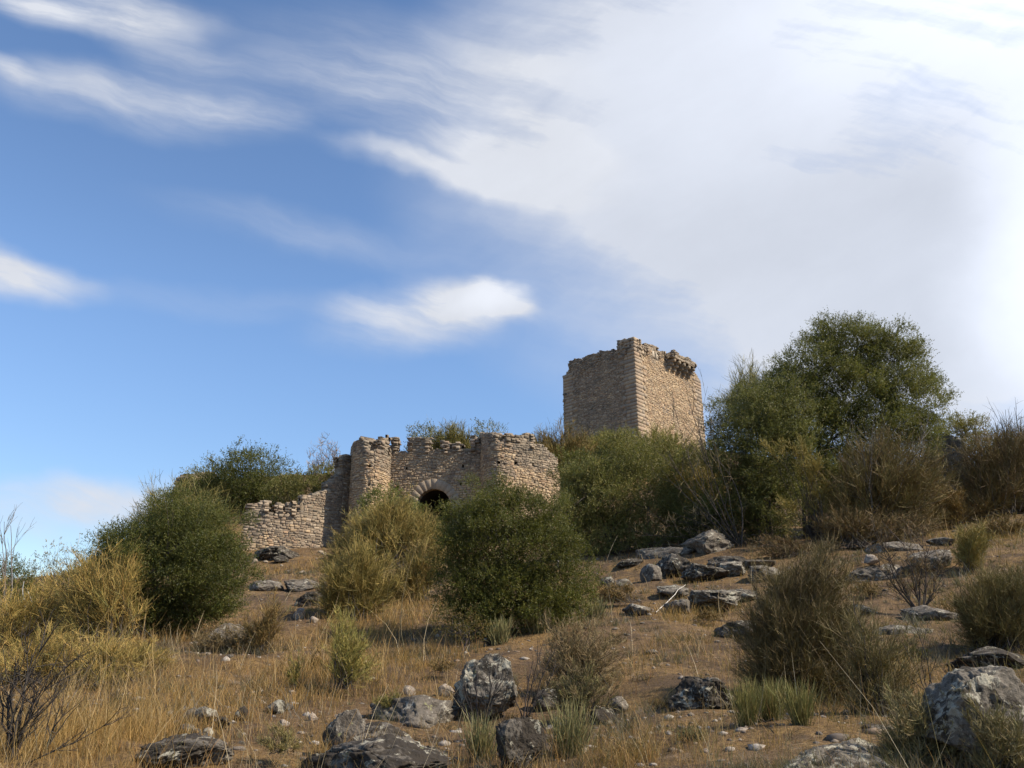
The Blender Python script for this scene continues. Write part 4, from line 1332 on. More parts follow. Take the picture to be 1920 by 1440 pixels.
def tuft(name, label, cat, base, w, h, cols=SPIKE, n=260, d=None, width=.004, lean=.42, group=None, split=3):
    """upright spiky clump: many straight green shoots from one foot"""
    b0 = base_of(base, d); k = ppm(b0); w = w / k; h = h / k
    root = thing(name, b0 - np.array([0, 0, .02]), label, cat, group)
    f0 = b0 + np.c_[rng.normal(0, .22, (n, 2)) * w * .5, np.zeros(n)]
    f0[:, 2] = H(f0[:, 0], f0[:, 1]) - .01
    D = unit(np.c_[(f0 - b0)[:, :2] / w * 1.6 * lean * 2 + rng.normal(0, lean * .5, (n, 2)), np.ones(n)])
    L = h * rng.uniform(.22, 1.08, n)
    e = f0 + D * L[:, None]; m_ = (f0 + e) / 2 + rng.normal(0, .04, (n, 3)) * L[:, None]
    P0 = bez(f0, m_, e, 4)
    wd = np.array([1.0, 1.0, .8, .2])[None] * max(width, b0[1] / 768 * .5)
    v, q_ = ribbons(P0, wd * np.ones((n, 1))); cb_ = palette(n, cols, .2); dark = np.array([.10, .075, .05])
    tcol = np.repeat(cb_, 8, 0).reshape(n, 4, 2, 3); tcol[:, 0] = tcol[:, 0] * .4 + dark * .6
    obj('shoots', v, [q_], TWIG, root, tcol.reshape(-1, 3))
    kk = np.repeat(np.arange(n), split); m = len(kk); tt = rng.uniform(.3, .8, m); x = tt * 3; i = np.minimum(x.astype(int), 2); f_ = (x - i)[:, None]
    A1 = P0[kk, i] * (1 - f_) + P0[kk, i + 1] * f_; D1 = unit(D[kk] + rng.normal(0, .16, (m, 3)) + [0, 0, .3]); L1 = L[kk] * rng.uniform(.2, .45, m)
    B1 = A1 + D1 * L1[:, None]
    v, q_ = ribbons(bez(A1, (A1 + B1) / 2, B1, 3), np.array([.8, .7, .2])[None] * max(width, b0[1] / 768 * .45) * np.ones((m, 1)))
    obj('side_shoots', v, [q_], TWIG, root, np.repeat(palette(m, cols, .25), 6, 0))
    return root

# --- behind and inside the castle ---
leafy('hill_tree', 'dark rounded evergreen tree on the hilltop behind the left end of the curtain wall', 'tree', (470, 960), [(475, 885, 66, 42), (430, 915, 55, 45, 1), (500, 930, 60, 45, 1), (470, 960, 70, 40)], OAK, d=54, cover=5, trunks=3, tr=.09)
leafy('hill_shrub', 'lighter olive shrub merging into the left side of the hilltop tree', 'shrub', (400, 950), [(395, 905, 50, 32), (370, 925, 40, 30), (415, 935, 50, 40)], OLIVE, d=56, cover=5, tr=.06)
brushy('skyline_broom', 'greenish broom covering the hill crest behind the big left evergreen', 'shrub', (335, 985), [(345, 950, 70, 55), (300, 975, 50, 45), (390, 985, 50, 50)], GREENBROOM, d=36, stems=260, twigs=24, stemr=.012)
bare('leafless_tree', 'bare purplish twiggy tree behind the steps of the curtain wall', 'tree', (612, 925), [(585, 875), (598, 852), (612, 845), (625, 858), (640, 862), (605, 870), (632, 848), (590, 890), (648, 872)], .05, d=53, wood=[(.12, .10, .10), (.16, .13, .12)], side=9, fine=7, fcol=[(.16, .12, .12), (.20, .15, .14), (.12, .10, .09)])
leafy('wall_shrub', 'round green shrub between the bare tree and the curtain wall', 'shrub', (600, 925), [(607, 897, 30, 26), (570, 910, 30, 22)], OLIVE, d=52, cover=4, tr=.05)
leafy('wall_shrub', 'low shrub against the back of the middle curtain wall', 'shrub', (550, 945), [(545, 915, 26, 20), (580, 925, 30, 22), (520, 930, 25, 22)], OLIVE, d=51.5, cover=4, tr=.05)
leafy('courtyard_tree', 'wispy grey green treetop above the first crenel of the gatehouse', 'tree', (790, 880), [(790, 812, 22, 16), (805, 825, 28, 20), (770, 845, 10, 18)], OLIVE, d=54, cover=2.2, gap=.6, trunks=2, tr=.06)
brushy('courtyard_broom', 'middle green broom rising over the gatehouse parapet', 'shrub', (850, 890), [(852, 815, 36, 28), (830, 835, 40, 35), (875, 835, 40, 35)], GREENBROOM, d=55, stems=150, twigs=22, stemr=.015)
leafy('courtyard_tree', 'leafy grey treetop behind the right turret', 'tree', (920, 880), [(915, 812, 28, 20), (925, 835, 36, 25)], OLIVE, d=55, cover=2.6, gap=.55, trunks=2, tr=.06)
brushy('courtyard_broom', 'brownish broom dome between the right turret and the keep', 'shrub', (1045, 885), [(1045, 832, 60, 38), (1010, 845, 35, 40), (1085, 845, 50, 40), (1050, 865, 60, 35)], BROWNBROOM, d=58, stems=260, twigs=26, stemr=.015, tipc=GREENBROOM)
brushy('keep_broom', 'bright green broom below the left face of the keep', 'shrub', (1130, 890), [(1135, 835, 55, 35), (1100, 850, 50, 35), (1160, 860, 60, 35)], LIME, d=60, stems=220, twigs=26, stemr=.015)
brushy('keep_broom', 'tallest green broom under the front corner of the keep', 'shrub', (1240, 890), [(1235, 828, 60, 36), (1285, 850, 55, 35), (1200, 850, 50, 35), (1240, 870, 80, 30)], LIME, d=62, stems=260, twigs=26, stemr=.015)
brushy('keep_broom', 'greenish broom below the right end of the keep', 'shrub', (1325, 890), [(1320, 865, 45, 38), (1345, 885, 40, 35)], GREENBROOM, d=56, stems=160, twigs=24, stemr=.015)
leafy('slope_shrub', 'dark green shrub in the gap right of the broken turret end', 'shrub', (1090, 935), [(1085, 885, 45, 36), (1110, 900, 50, 38), (1140, 880, 40, 30)], OAK, d=44, cover=4.5, tr=.05)

# --- middle distance ---
leafy('wild_olive', 'large silvery green wild olive covering the slope right of the gatehouse', 'tree', (1150, 1062), [(1190, 925, 90, 80), (1120, 960, 75, 75), (1230, 990, 90, 75), (1150, 1015, 90, 55), (1080, 985, 50, 55), (1290, 1000, 70, 50), (1160, 850, 50, 36), (1240, 870, 60, 45), (1100, 905, 50, 45)], OLIVE, d=24, cover=4.4, tr=.05, lump=.36, gap=.42)
brushy('yellowing_broom', 'broad yellow green broom right of the wild olive', 'shrub', (1300, 1030), [(1290, 930, 65, 70), (1340, 960, 55, 65), (1260, 890, 45, 45), (1320, 900, 45, 50)], [(0.17, 0.14, 0.05), (0.135, 0.12, 0.045), (0.20, 0.155, 0.06), (0.11, 0.10, 0.04)], d=27, stems=260, twigs=26, stemr=.012)
bare('bent_sapling', 'long bare branches arching up in front of the right face of the keep', 'sapling', (1385, 1000), [(1262, 745), (1290, 742), (1310, 770), (1325, 800), (1240, 880), (1255, 850), (1300, 860), (1345, 860)], .022, d=21, wood=[(.06, .048, .038), (.08, .065, .05)], side=5, wiggle=.05, fine=2, fcol=[(.12, .10, .06)])
bare('drooping_branches', 'grey leafless branches drooping over the upper outcrop', 'shrub', (1400, 1010), [(1195, 1005), (1230, 985), (1260, 960), (1290, 1000), (1310, 960), (1330, 1010), (1350, 970), (1240, 1020)], .016, d=21.5, wood=[(.075, .06, .05), (.05, .042, .036)], side=7, fine=4)
leafy('dense_undergrowth', 'deep green thicket at the foot of the large olive tree', 'shrub', (1370, 1030), [(1370, 955, 60, 70), (1420, 990, 50, 45), (1320, 985, 50, 45)], OAK, d=22.5, cover=4.5, tr=.04)
leafy('olive_tree', 'tallest tree, broad rounded olive with forked dark trunk on the right', 'tree', (1520, 1005), [(1530, 700, 66, 66), (1590, 655, 66, 52), (1660, 690, 66, 62), (1715, 760, 48, 62), (1752, 728, 30, 22, .6), (1600, 740, 85, 75), (1500, 775, 66, 66), (1465, 735, 34, 50), (1450, 800, 46, 50), (1550, 830, 90, 70), (1650, 800, 90, 62), (1700, 830, 55, 38), (1490, 880, 75, 75), (1560, 900, 70, 55), (1640, 640, 30, 26), (1560, 625, 34, 26), (1700, 670, 34, 30)],
      [(0.078, 0.092, 0.040), (0.060, 0.074, 0.032), (0.098, 0.110, 0.052), (0.048, 0.058, 0.026), (0.125, 0.13, 0.062)], d=23, cover=5.4, lump=.34, gap=.24, trunks=3, tr=.085, wood=[(.055, .045, .038), (.075, .06, .05)])
leafy('olive_lobe', 'darker grey green tree leaning left against the tallest tree', 'tree', (1430, 1010), [(1405, 790, 55, 62), (1450, 850, 75, 85), (1370, 850, 44, 55), (1450, 940, 70, 60), (1395, 920, 60, 60), (1345, 800, 16, 22), (1470, 775, 55, 60)],
      [(0.062, 0.073, 0.036), (0.050, 0.060, 0.030), (0.084, 0.094, 0.048), (0.115, 0.12, 0.066)], d=21.8, cover=4.6, lump=.36, gap=.4, tr=.045, trunks=3)
brushy('feathery_broom', 'pale feathery broom tips standing left of the tallest crown', 'shrub', (1420, 990), [(1400, 715, 28, 48), (1425, 750, 40, 55), (1390, 760, 25, 45)], [(.16, .165, .10), (.20, .20, .13), (.13, .13, .075)], d=24.5, stems=70, twigs=24, stemr=.010, tl_=.13, lump=.35, tmin=.82)
brushy('hanging_broom', 'arching yellow green broom spray in front of the dark crown', 'shrub', (1535, 1000), [(1470, 835, 40, 18), (1510, 860, 36, 30), (1535, 900, 26, 35), (1535, 950, 28, 35), (1475, 960, 25, 40, -.4)], [(.15, .135, .05), (.12, .11, .045), (.18, .155, .065)], d=20.3, stems=60, twigs=22, stemr=.01, tl_=.10, upr=.2, tmin=.8)
brushy('rusty_brush', 'rust brown and olive brush right of the forked trunk', 'shrub', (1640, 1005), [(1640, 895, 85, 80), (1600, 950, 60, 50), (1710, 915, 65, 80), (1650, 845, 60, 55), (1740, 860, 35, 50)], RUST, d=20.2, stems=340, twigs=24, stemr=.010, lump=.45, tipc=GREENBROOM)
brushy('rusty_brush', 'low reddish brush under the rust brown brush, behind the dead bush', 'shrub', (1590, 1010), [(1590, 975, 55, 35), (1660, 980, 70, 35), (1740, 975, 50, 35)], RUST, d=19.4, stems=220, twigs=22, stemr=.008, tipc=BROWNBROOM)
bare('grey_sapling', 'thin grey leafless stems rising beside the tallest tree', 'sapling', (1640, 1000), [(1600, 800), (1640, 770), (1660, 800), (1690, 790), (1720, 830), (1740, 800), (1755, 840), (1660, 850)], .022, d=19.8, wood=[(.16, .14, .12), (.11, .095, .08)], side=7, fine=1)
brushy('purple_brush', 'dark purplish brown brush crowning the right skyline', 'shrub', (1860, 985), [(1885, 845, 72, 68), (1930, 835, 58, 68), (1855, 895, 58, 62), (1900, 900, 80, 75), (1860, 945, 100, 50)],
       [(.090, .068, .052), (.115, .085, .062), (.075, .058, .045), (.135, .10, .075)], d=21.5, stems=480, lump=.45, twigs=26, stemr=.012, tipc=[(.12, .09, .07), (.09, .09, .042), (.075, .08, .036)])
brushy('purple_brush', 'lower purplish brush spilling left round the huge shaded boulder', 'shrub', (1800, 985), [(1770, 940, 40, 35), (1730, 925, 35, 45), (1800, 960, 50, 25)], BROWNBROOM, d=21, stems=160, twigs=24, stemr=.01)
leafy('dome_shrub', 'small dome shaped olive green shrub above the huge shaded boulder', 'shrub', (1805, 860), [(1800, 812, 40, 34), (1830, 820, 35, 30)], [(.11, .105, .045), (.085, .085, .035), (.14, .13, .06)], d=27, cover=4.5, tr=.05)
bare('skyline_snag', 'crooked dark snag sticking up from the brush at the right edge', 'dead shrub', (1890, 880), [(1885, 768), (1902, 764), (1875, 785), (1915, 780)], .022, d=21.5, side=5)

# --- golden brooms below the gate ---
brushy('golden_broom', 'wide golden broom hiding the foot of the gatehouse', 'shrub', (720, 1105), [(690, 1010, 80, 55), (770, 985, 60, 55), (720, 965, 65, 45), (805, 1030, 45, 55), (645, 1045, 50, 50), (720, 1070, 80, 45)], [(.16, .132, .058), (.135, .112, .052), (.20, .165, .08), (.11, .10, .047)], d=29, stems=500, twigs=28, stemr=.012, tipc=GOLD[:3] + GREENBROOM[:2], spread=.6, lump=.45)
leafy('fresh_shrub', 'fresh green shrub poking above the golden broom under the left turret', 'shrub', (730, 1010), [(728, 935, 26, 24), (700, 955, 28, 26), (755, 960, 30, 26)], [(.085, .11, .035), (.11, .13, .045), (.065, .085, .03)], d=36, cover=3.5, tr=.04)
brushy('green_broom', 'olive green broom on the crest of the golden broom beneath the arch', 'shrub', (770, 1030), [(740, 965, 50, 32), (800, 985, 35, 36), (690, 975, 40, 28)], GREENBROOM, d=32, stems=200, twigs=24, stemr=.012)
brushy('golden_broom', 'tall golden broom left of the central bush above the path', 'shrub', (668, 1165), [(650, 1085, 42, 60), (700, 1085, 36, 55), (675, 1040, 34, 45), (630, 1110, 28, 40)], GOLD, d=14.2, stems=190, twigs=24, stemr=.007, spread=.45, lump=.5, tl_=.26, tipc=GOLD[:3] + GREENBROOM[:1])
brushy('golden_broom', 'brown gold broom touching the left side of the central bush', 'shrub', (780, 1140), [(770, 1080, 45, 55), (800, 1040, 30, 50), (740, 1100, 35, 40)], GOLD + BROWNBROOM[:2], d=16.5, stems=170, twigs=26, stemr=.009)
brushy('wispy_broom', 'thin feathery green broom in front of the tall golden broom', 'shrub', (640, 1290), [(640, 1200, 32, 62), (670, 1225, 32, 50), (655, 1160, 30, 36)], [(.14, .15, .065), (.17, .165, .075), (.20, .17, .075)], d=None, stems=60, twigs=18, stemr=.006, tl_=.2)
brushy('wispy_broom', 'small lone green wisp of broom left of the feathery one', 'shrub', (552, 1290), [(552, 1255, 14, 36)], [(.14, .14, .055), (.18, .16, .07)], stems=18, twigs=14, stemr=.004)

# --- the two big near evergreens ---
leafy('evergreen_bush', 'large dark evergreen bush on the left with its foot in shade', 'bush', (285, 1200), [(330, 1060, 118, 85), (290, 1110, 95, 75), (345, 990, 85, 65), (245, 1050, 55, 60), (228, 1035, 34, 46), (400, 1060, 68, 75), (300, 1165, 60, 35), (385, 1130, 55, 45)], OAK, d=12.2, cover=5.6, leaf=1.6, lump=.42, gap=.48, tr=.03, trunks=5)
leafy('central_bush', 'dark round evergreen bush in the centre with loose sprays on top', 'bush', (925, 1195), [(950, 1030, 118, 85), (1040, 1070, 72, 75), (890, 1085, 72, 75), (960, 1120, 100, 55), (925, 950, 50, 55), (1000, 980, 62, 52), (880, 1000, 50, 60), (930, 1155, 75, 38), (1040, 1135, 60, 40)], [(0.050, 0.060, 0.018), (0.038, 0.048, 0.016), (0.068, 0.078, 0.024), (0.090, 0.092, 0.034), (0.030, 0.038, 0.015)], d=12.2, cover=5.6, leaf=1.6, lump=.36, gap=.36, tr=.03, trunks=5)
leafy('low_thicket', 'loose brownish lower skirt of leaves left of the central bush foot', 'shrub', (860, 1215), [(850, 1165, 45, 30), (880, 1190, 40, 24)], [(.06, .055, .025), (.045, .045, .02), (.10, .075, .04)], d=11.2, cover=2.0, gap=.6, tr=.012)
leafy('thin_oak', 'sparse leafy shrub peeping out left of the large dark evergreen', 'shrub', (190, 1110), [(170, 1030, 26, 25), (205, 1010, 24, 22), (190, 1060, 45, 30)], OLIVE, d=16, cover=1.6, gap=.7, tr=.02)

# --- left field of yellow broom ---
for lb, bs, lo, dd, st in (
        ('golden twiggy broom in front of the left side of the dark evergreen', (215, 1190), [(200, 1095, 58, 70), (225, 1065, 45, 60), (170, 1130, 60, 55), (150, 1080, 40, 45)], 11.4, 200),
        ('pale gold broom under the leafy saplings at the left', (120, 1180), [(110, 1130, 55, 50), (150, 1150, 40, 40)], 13.5, 110),
        ('yellow green broom at the left edge of the picture', (25, 1215), [(20, 1145, 60, 70), (70, 1165, 55, 60), (110, 1120, 40, 50)], 11.5, 200),
        ('straggly golden broom below the yellow green one at the left edge', (60, 1290), [(60, 1230, 80, 60), (120, 1215, 60, 55)], 9.0, 170),
        ('low olive broom left of the foot of the dark evergreen', (190, 1280), [(165, 1230, 65, 52), (225, 1240, 60, 48)], 8.9, 160),
        ('straw coloured broom right below the dark evergreen', (265, 1255), [(260, 1215, 50, 32), (300, 1230, 40, 25)], 9.6, 90)):
    brushy('golden_broom', lb, 'shrub', bs, lo, [(.21, .155, .07), (.25, .19, .09), (.17, .13, .06), (.29, .23, .12), (.16, .14, .065)] + ([(.10, .10, .045)] * 2 if 'olive' in lb or 'green' in lb else []), d=dd, stems=int(st * .8), twigs=18, stemr=.005, spread=.5, lump=.5, tl_=.28, fine=.8)
leafy('corner_bush', 'dark green bush cut by the left edge under the bare sapling', 'bush', (5, 1160), [(5, 1090, 42, 38), (25, 1115, 35, 32)], OAK, d=14.5, cover=4, tr=.02)
bare('bare_sapling', 'tall bare grey sapling at the left edge', 'sapling', (22, 1140), [(8, 978), (20, 985), (2, 1000), (14, 1030), (-6, 990)], .018, d=13.5, wood=[(.22, .20, .17), (.17, .15, .13)], side=4)
for lb, x, h_ in (('thin sapling with scattered tiny leaves near the left edge', 95, 1022), ('second thin leafy sapling, nearer the dark evergreen', 125, 1040), ('short leafy sapling left of the thin ones', 62, 1050)):
    leafy('thin_sapling', lb, 'sapling', (x, 1120), [(x, h_ + 14, 22, 22), (x + 10, h_ + 32, 18, 18)], [(.13, .125, .085), (.16, .15, .11), (.10, .10, .06)], d=15, cover=.5, gap=.6, trunks=3, tr=.012)
bare('dead_branch', 'bleached white dead branch leaning in the yellow broom on the left', 'branch', (72, 1142), [(45, 1090), (52, 1108)], .014, d=13, wood=[(.55, .53, .50)], side=1)
bare('dark_bare_shrub', 'dark leafless shrub with crooked branches in the bottom left corner', 'shrub', (15, 1445), [(5, 1215), (35, 1235), (60, 1200), (90, 1195), (125, 1205), (150, 1230), (75, 1260), (20, 1290), (-20, 1240), (110, 1300), (60, 1225), (225, 1345)], .0105, d=5.2, side=7, wiggle=.10)
bare('dark_bare_shrub', 'thin leafless stems beside the dark crooked shrub, bottom left', 'shrub', (75, 1440), [(130, 1230), (160, 1270), (110, 1330), (60, 1330), (150, 1320)], .007, d=5.3, side=5, wood=[(.07, .055, .045), (.11, .09, .07)])

# --- centre foreground ---
brushy('dry_grey_shrub', 'sprawling grey brown dry shrub right of the tall lichen-spotted block', 'shrub', (1085, 1290), [(1080, 1215, 75, 50), (1120, 1240, 50, 50), (1050, 1250, 50, 40), (1070, 1170, 60, 30)], GREY + [(.13, .10, .085)], d=None, stems=150, twigs=18, stemr=.005, lump=.4, upr=.5, tl_=.2, wood=DARKWOOD)
brushy('dry_grey_shrub', 'darker grey twiggy shrub just above the lower spiky clump', 'shrub', (1090, 1345), [(1095, 1290, 55, 42), (1060, 1300, 35, 30)], [(.10, .085, .07), (.13, .11, .09), (.12, .12, .07)], stems=110, twigs=18, stemr=.005, lump=.35, wood=DARKWOOD)
tuft('spiky_clump', 'grey green spiky clump at the lower centre', 'plant', (1068, 1410), 110, 100, SPIKE, 340)
tuft('spiky_clump', 'upright green tuft at the foot of the charred twigs', 'plant', (902, 1412), 62, 85, SPIKE, 260)
tuft('spiky_clump', 'pale green spiky tuft beside the top of the lichen-spotted block', 'plant', (938, 1212), 62, 48, SPIKE, 240)
tuft('spiky_clump', 'silvery spiky tuft under the right skirt of the central bush', 'plant', (1010, 1195), 60, 58, SPIKE, 240)
tuft('spiky_clump', 'tallest silvery spikes in front of the right of the central bush', 'plant', (1050, 1170), 55, 62, SPIKE, 240)
tuft('spiky_clump', 'low spiky tuft at the right end of the row below the central bush', 'plant', (1115, 1160), 75, 45, SPIKE, 220)
tuft('spiky_clump', 'left green spiky clump in front of the big broom', 'plant', (1405, 1378), 70, 82, [(.12, .13, .065), (.15, .155, .085), (.10, .105, .055), (.13, .115, .06)], 300)
tuft('spiky_clump', 'middle green spiky clump in front of the big broom', 'plant', (1450, 1372), 70, 75, [(.12, .13, .065), (.15, .155, .085), (.10, .105, .055), (.13, .115, .06)], 300)
tuft('spiky_clump', 'right green spiky clump in front of the big broom', 'plant', (1505, 1385), 65, 82, [(.12, .13, .065), (.15, .155, .085), (.10, .105, .055), (.13, .115, .06)], 280)
bare('charred_twigs', 'charred black twigs standing before the lichen-spotted block', 'dead shrub', (905, 1372), [(870, 1265), (850, 1290), (895, 1255), (915, 1240), (935, 1245), (955, 1262), (925, 1275), (860, 1320), (950, 1285)], .010, side=5, wood=[(.018, .016, .015), (.03, .026, .024)])
bare('charred_twigs', 'dark curved dead stems right of the lichen-spotted block', 'dead shrub', (985, 1330), [(960, 1290), (1020, 1250), (1035, 1215), (1000, 1240), (1050, 1245), (1020, 1200)], .009, side=5, wood=[(.04, .034, .03), (.06, .05, .045)])
brushy('blurred_shrub', 'small grey green shrub left of the long mossy slab at the bottom edge', 'shrub', (520, 1440), [(515, 1395, 42, 38), (545, 1405, 32, 30)], [(.13, .125, .075), (.15, .13, .085), (.11, .10, .06)], d=5.6, stems=60, twigs=18, stemr=.003, lump=.3)
brushy('dry_brush', 'dry brownish brush beside the rough grey rock on the left slope', 'shrub', (485, 1225), [(480, 1180, 45, 35), (510, 1150, 25, 40)], BROWNBROOM, stems=70, twigs=18, stemr=.004, lump=.3)
brushy('dry_brush', 'dark dry brush over the rough grey rock', 'shrub', (430, 1225), [(425, 1190, 40, 28), (380, 1200, 40, 25)], [(.09, .075, .055), (.11, .085, .06)], stems=70, twigs=16, stemr=.004, lump=.3)
bare('small_dead_shrub', 'single dark dead stem on the left slope above the brush', 'dead shrub', (508, 1190), [(510, 1095), (515, 1120), (525, 1140), (495, 1130)], .007, side=4)

# --- right foreground ---
brushy('big_broom', 'big dense olive brown broom bush, tallest of the right foreground', 'bush', (1490, 1318), [(1480, 1165, 96, 110), (1440, 1240, 66, 70), (1550, 1235, 74, 85), (1548, 1060, 46, 60), (1500, 1110, 76, 80), (1590, 1170, 40, 60)],
       [(.070, .056, .036), (.086, .070, .045), (.056, .046, .031), (.100, .080, .052), (.068, .062, .036)], d=None, stems=560, lump=.42, twigs=30, stemr=.006, spread=.25, tl_=.17, tipc=[(.095, .079, .052), (.080, .065, .044), (.12, .10, .068)])
brushy('thin_broom', 'thin see-through broom right of the big dense one', 'bush', (1640, 1345), [(1620, 1200, 40, 85), (1670, 1230, 52, 75), (1650, 1290, 60, 45), (1600, 1130, 25, 55)], [(.09, .075, .045), (.075, .062, .04), (.11, .09, .052), (.08, .08, .042)], stems=75, twigs=13, stemr=.006, lump=.35, wood=DARKWOOD)
brushy('right_broom', 'grey green broom bush at the right edge above the rounded boulder', 'bush', (1870, 1225), [(1870, 1130, 68, 60), (1920, 1120, 50, 70), (1830, 1150, 45, 50), (1880, 1080, 50, 40)], [(.09, .083, .045), (.072, .066, .038), (.11, .098, .058), (.10, .078, .045)], stems=300, twigs=26, stemr=.006, wood=DARKWOOD)
brushy('small_broom', 'small upright olive broom in the dry grass under the right brush', 'shrub', (1818, 1070), [(1818, 1020, 28, 42), (1840, 1000, 18, 25)], [(.17, .14, .055), (.14, .125, .05), (.12, .11, .05)], stems=90, twigs=22, stemr=.005)
brushy('grey_foreground_bush', 'grey twiggy bush at the bottom edge left of the rounded boulder', 'bush', (1735, 1465), [(1740, 1365, 80, 80), (1690, 1400, 60, 55), (1795, 1350, 55, 70)], [(.12, .11, .08), (.15, .135, .10), (.095, .085, .062), (.11, .11, .07)], d=4.9, stems=210, twigs=20, stemr=.004, lump=.35, wood=DARKWOOD)
brushy('grey_foreground_bush', 'sparse twiggy bush in front of the rounded boulder at the right edge', 'bush', (1880, 1470), [(1870, 1360, 55, 65), (1910, 1390, 45, 55)], [(.12, .11, .08), (.15, .135, .10), (.13, .125, .075)], d=4.5, stems=75, twigs=18, stemr=.004, lump=.4, wood=DARKWOOD)
bare('dead_bush', 'dark brown dead bush with fine crown, right of the big broom', 'dead shrub', (1725, 1150), [(1650, 1010), (1665, 1040), (1690, 1005), (1700, 1040), (1720, 1000), (1745, 1020), (1760, 1045), (1680, 1070), (1740, 1060), (1640, 1050), (1775, 1075)], .016, side=9, wood=[(.06, .048, .04), (.08, .062, .05)], fine=6, fcol=[(.11, .085, .065), (.14, .10, .07), (.09, .07, .055)])
bare('slender_stems', 'slender dark leafless stems between the thin broom and the right broom', 'dead shrub', (1745, 1300), [(1700, 1150), (1690, 1200), (1740, 1170), (1660, 1190), (1770, 1210)], .007, side=4, wood=[(.05, .042, .036)])
# bleached stick and fallen wood
def stick(name, label, a, b_, r=.008, col=(.60, .56, .50), lift=.04):
    A = at(*a); B = at(*b_); A[2] += lift * .5; B[2] += lift + .04
    Pm = bez(A[None], ((A + B) / 2 + np.array([.02, 0, .05]))[None], B[None], 8); Pm[:, 1:-1] += rng.normal(0, .012, (1, 6, 3))
    v, q_ = tubes(Pm, np.linspace(1, .5, 8)[None] * r, 6)
    o = obj(name, v, [q_], BARK, None, np.tile(np.array(col), (len(v), 1)), smooth_=True, origin=A); return tag(o, label, 'branch')
brushy('golden_broom', 'loose olive gold broom between the dark evergreen and the left skyline saplings', 'shrub', (150, 1150), [(130, 1085, 45, 40), (180, 1075, 40, 45), (90, 1100, 40, 35)], GOLD + GREENBROOM[:2], d=17.5, stems=180, twigs=20, stemr=.008, lump=.4)
brushy('dry_brush', 'low dry brush between the lichen-spotted block and the central bush', 'shrub', (1180, 1130), [(1150, 1105, 45, 25), (1100, 1110, 40, 28)], BROWNBROOM, d=15.5, stems=80, twigs=18, stemr=.005, lump=.4)
brushy('dry_brush', 'brown dry brush on the ground under the forked tree trunk', 'shrub', (1480, 1040), [(1450, 1020, 60, 22), (1540, 1022, 50, 20)], RUST, d=19.0, stems=110, twigs=18, stemr=.005, lump=.4)
brushy('dry_brush', 'olive brown brush at the right edge under the purplish skyline brush', 'shrub', (1890, 1010), [(1890, 985, 50, 25), (1850, 990, 40, 20)], BROWNBROOM, d=17.5, stems=110, twigs=18, stemr=.005, lump=.4)
brushy('dry_brush', 'low grey brush left of the rounded boulder in the lower right', 'shrub', (1650, 1340), [(1640, 1325, 45, 25), (1690, 1310, 45, 30)], GREY, d=6.8, stems=80, twigs=16, stemr=.003, lump=.4)
for lb, bs, lo, cc_, st in (
        ('small brown scrub just below the cracked boulder', (1330, 1165), [(1330, 1152, 32, 14)], BROWNBROOM, 40),
        ('low grey scrub in the middle of the bare brown slope', (1210, 1290), [(1210, 1275, 36, 16)], GREY, 40),
        ('tiny brown scrub left of the flat dark rock', (1235, 1335), [(1235, 1322, 28, 14)], BROWNBROOM, 32),
        ('grey green scrub below the flat dark rock', (1300, 1395), [(1300, 1375, 40, 20)], SPIKE, 50),
        ('brown scrub between the big broom and the dead bush', (1625, 1120), [(1620, 1100, 36, 22)], BROWNBROOM, 50),
        ('olive scrub below the long lichened ledge', (1700, 1240), [(1700, 1220, 40, 24)], GREENBROOM, 50),
        ('brown scrub above the right end of the long lichened ledge', (1790, 1160), [(1785, 1140, 36, 24)], BROWNBROOM, 50),
        ('low scrub left of the small olive broom under the skyline brush', (1755, 1060), [(1750, 1045, 34, 16)], GREENBROOM, 44),
        ('grey scrub right below the central evergreen bush', (1150, 1215), [(1150, 1195, 36, 20)], GREY, 44),
        ('brown scrub hugging the left side of the tall granite block', (830, 1262), [(825, 1245, 30, 18)], BROWNBROOM, 36),
        ('grey scrub between the moss topped boulder and the flat dark rock', (1180, 1420), [(1180, 1400, 42, 20)], GREY, 44),
        ('olive scrub right of the upright oval boulder', (735, 1330), [(735, 1312, 34, 18)], GREENBROOM, 40),
        ('brown scrub at the left of the feathery broom', (590, 1255), [(590, 1238, 30, 18)], BROWNBROOM, 40)):
    brushy('low_scrub', lb, 'shrub', bs, lo, cc_, stems=st, twigs=14, stemr=.003, lump=.4, spread=.5, wood=DARKWOOD, group='low dry scrub dotted over the slope')
stick('bleached_stick', 'bleached white stick leaning on the cracked boulder', (1230, 1152), (1286, 1105), .009, (.75, .70, .62), .05)
stick('fallen_branch', 'grey fallen branch below the twiggy low brush near the tree foot', (1452, 1082), (1490, 1064), .009, (.26, .22, .18))
stick('fallen_branch', 'thin dark fallen branch in front of the right green spiky clump', (1400, 1365), (1470, 1400), .006, (.10, .08, .06), .01)
stick('fallen_branch', 'thin grey fallen stick in the golden grass of the left slope', (150, 1345), (235, 1350), .005, (.17, .14, .11), .01)

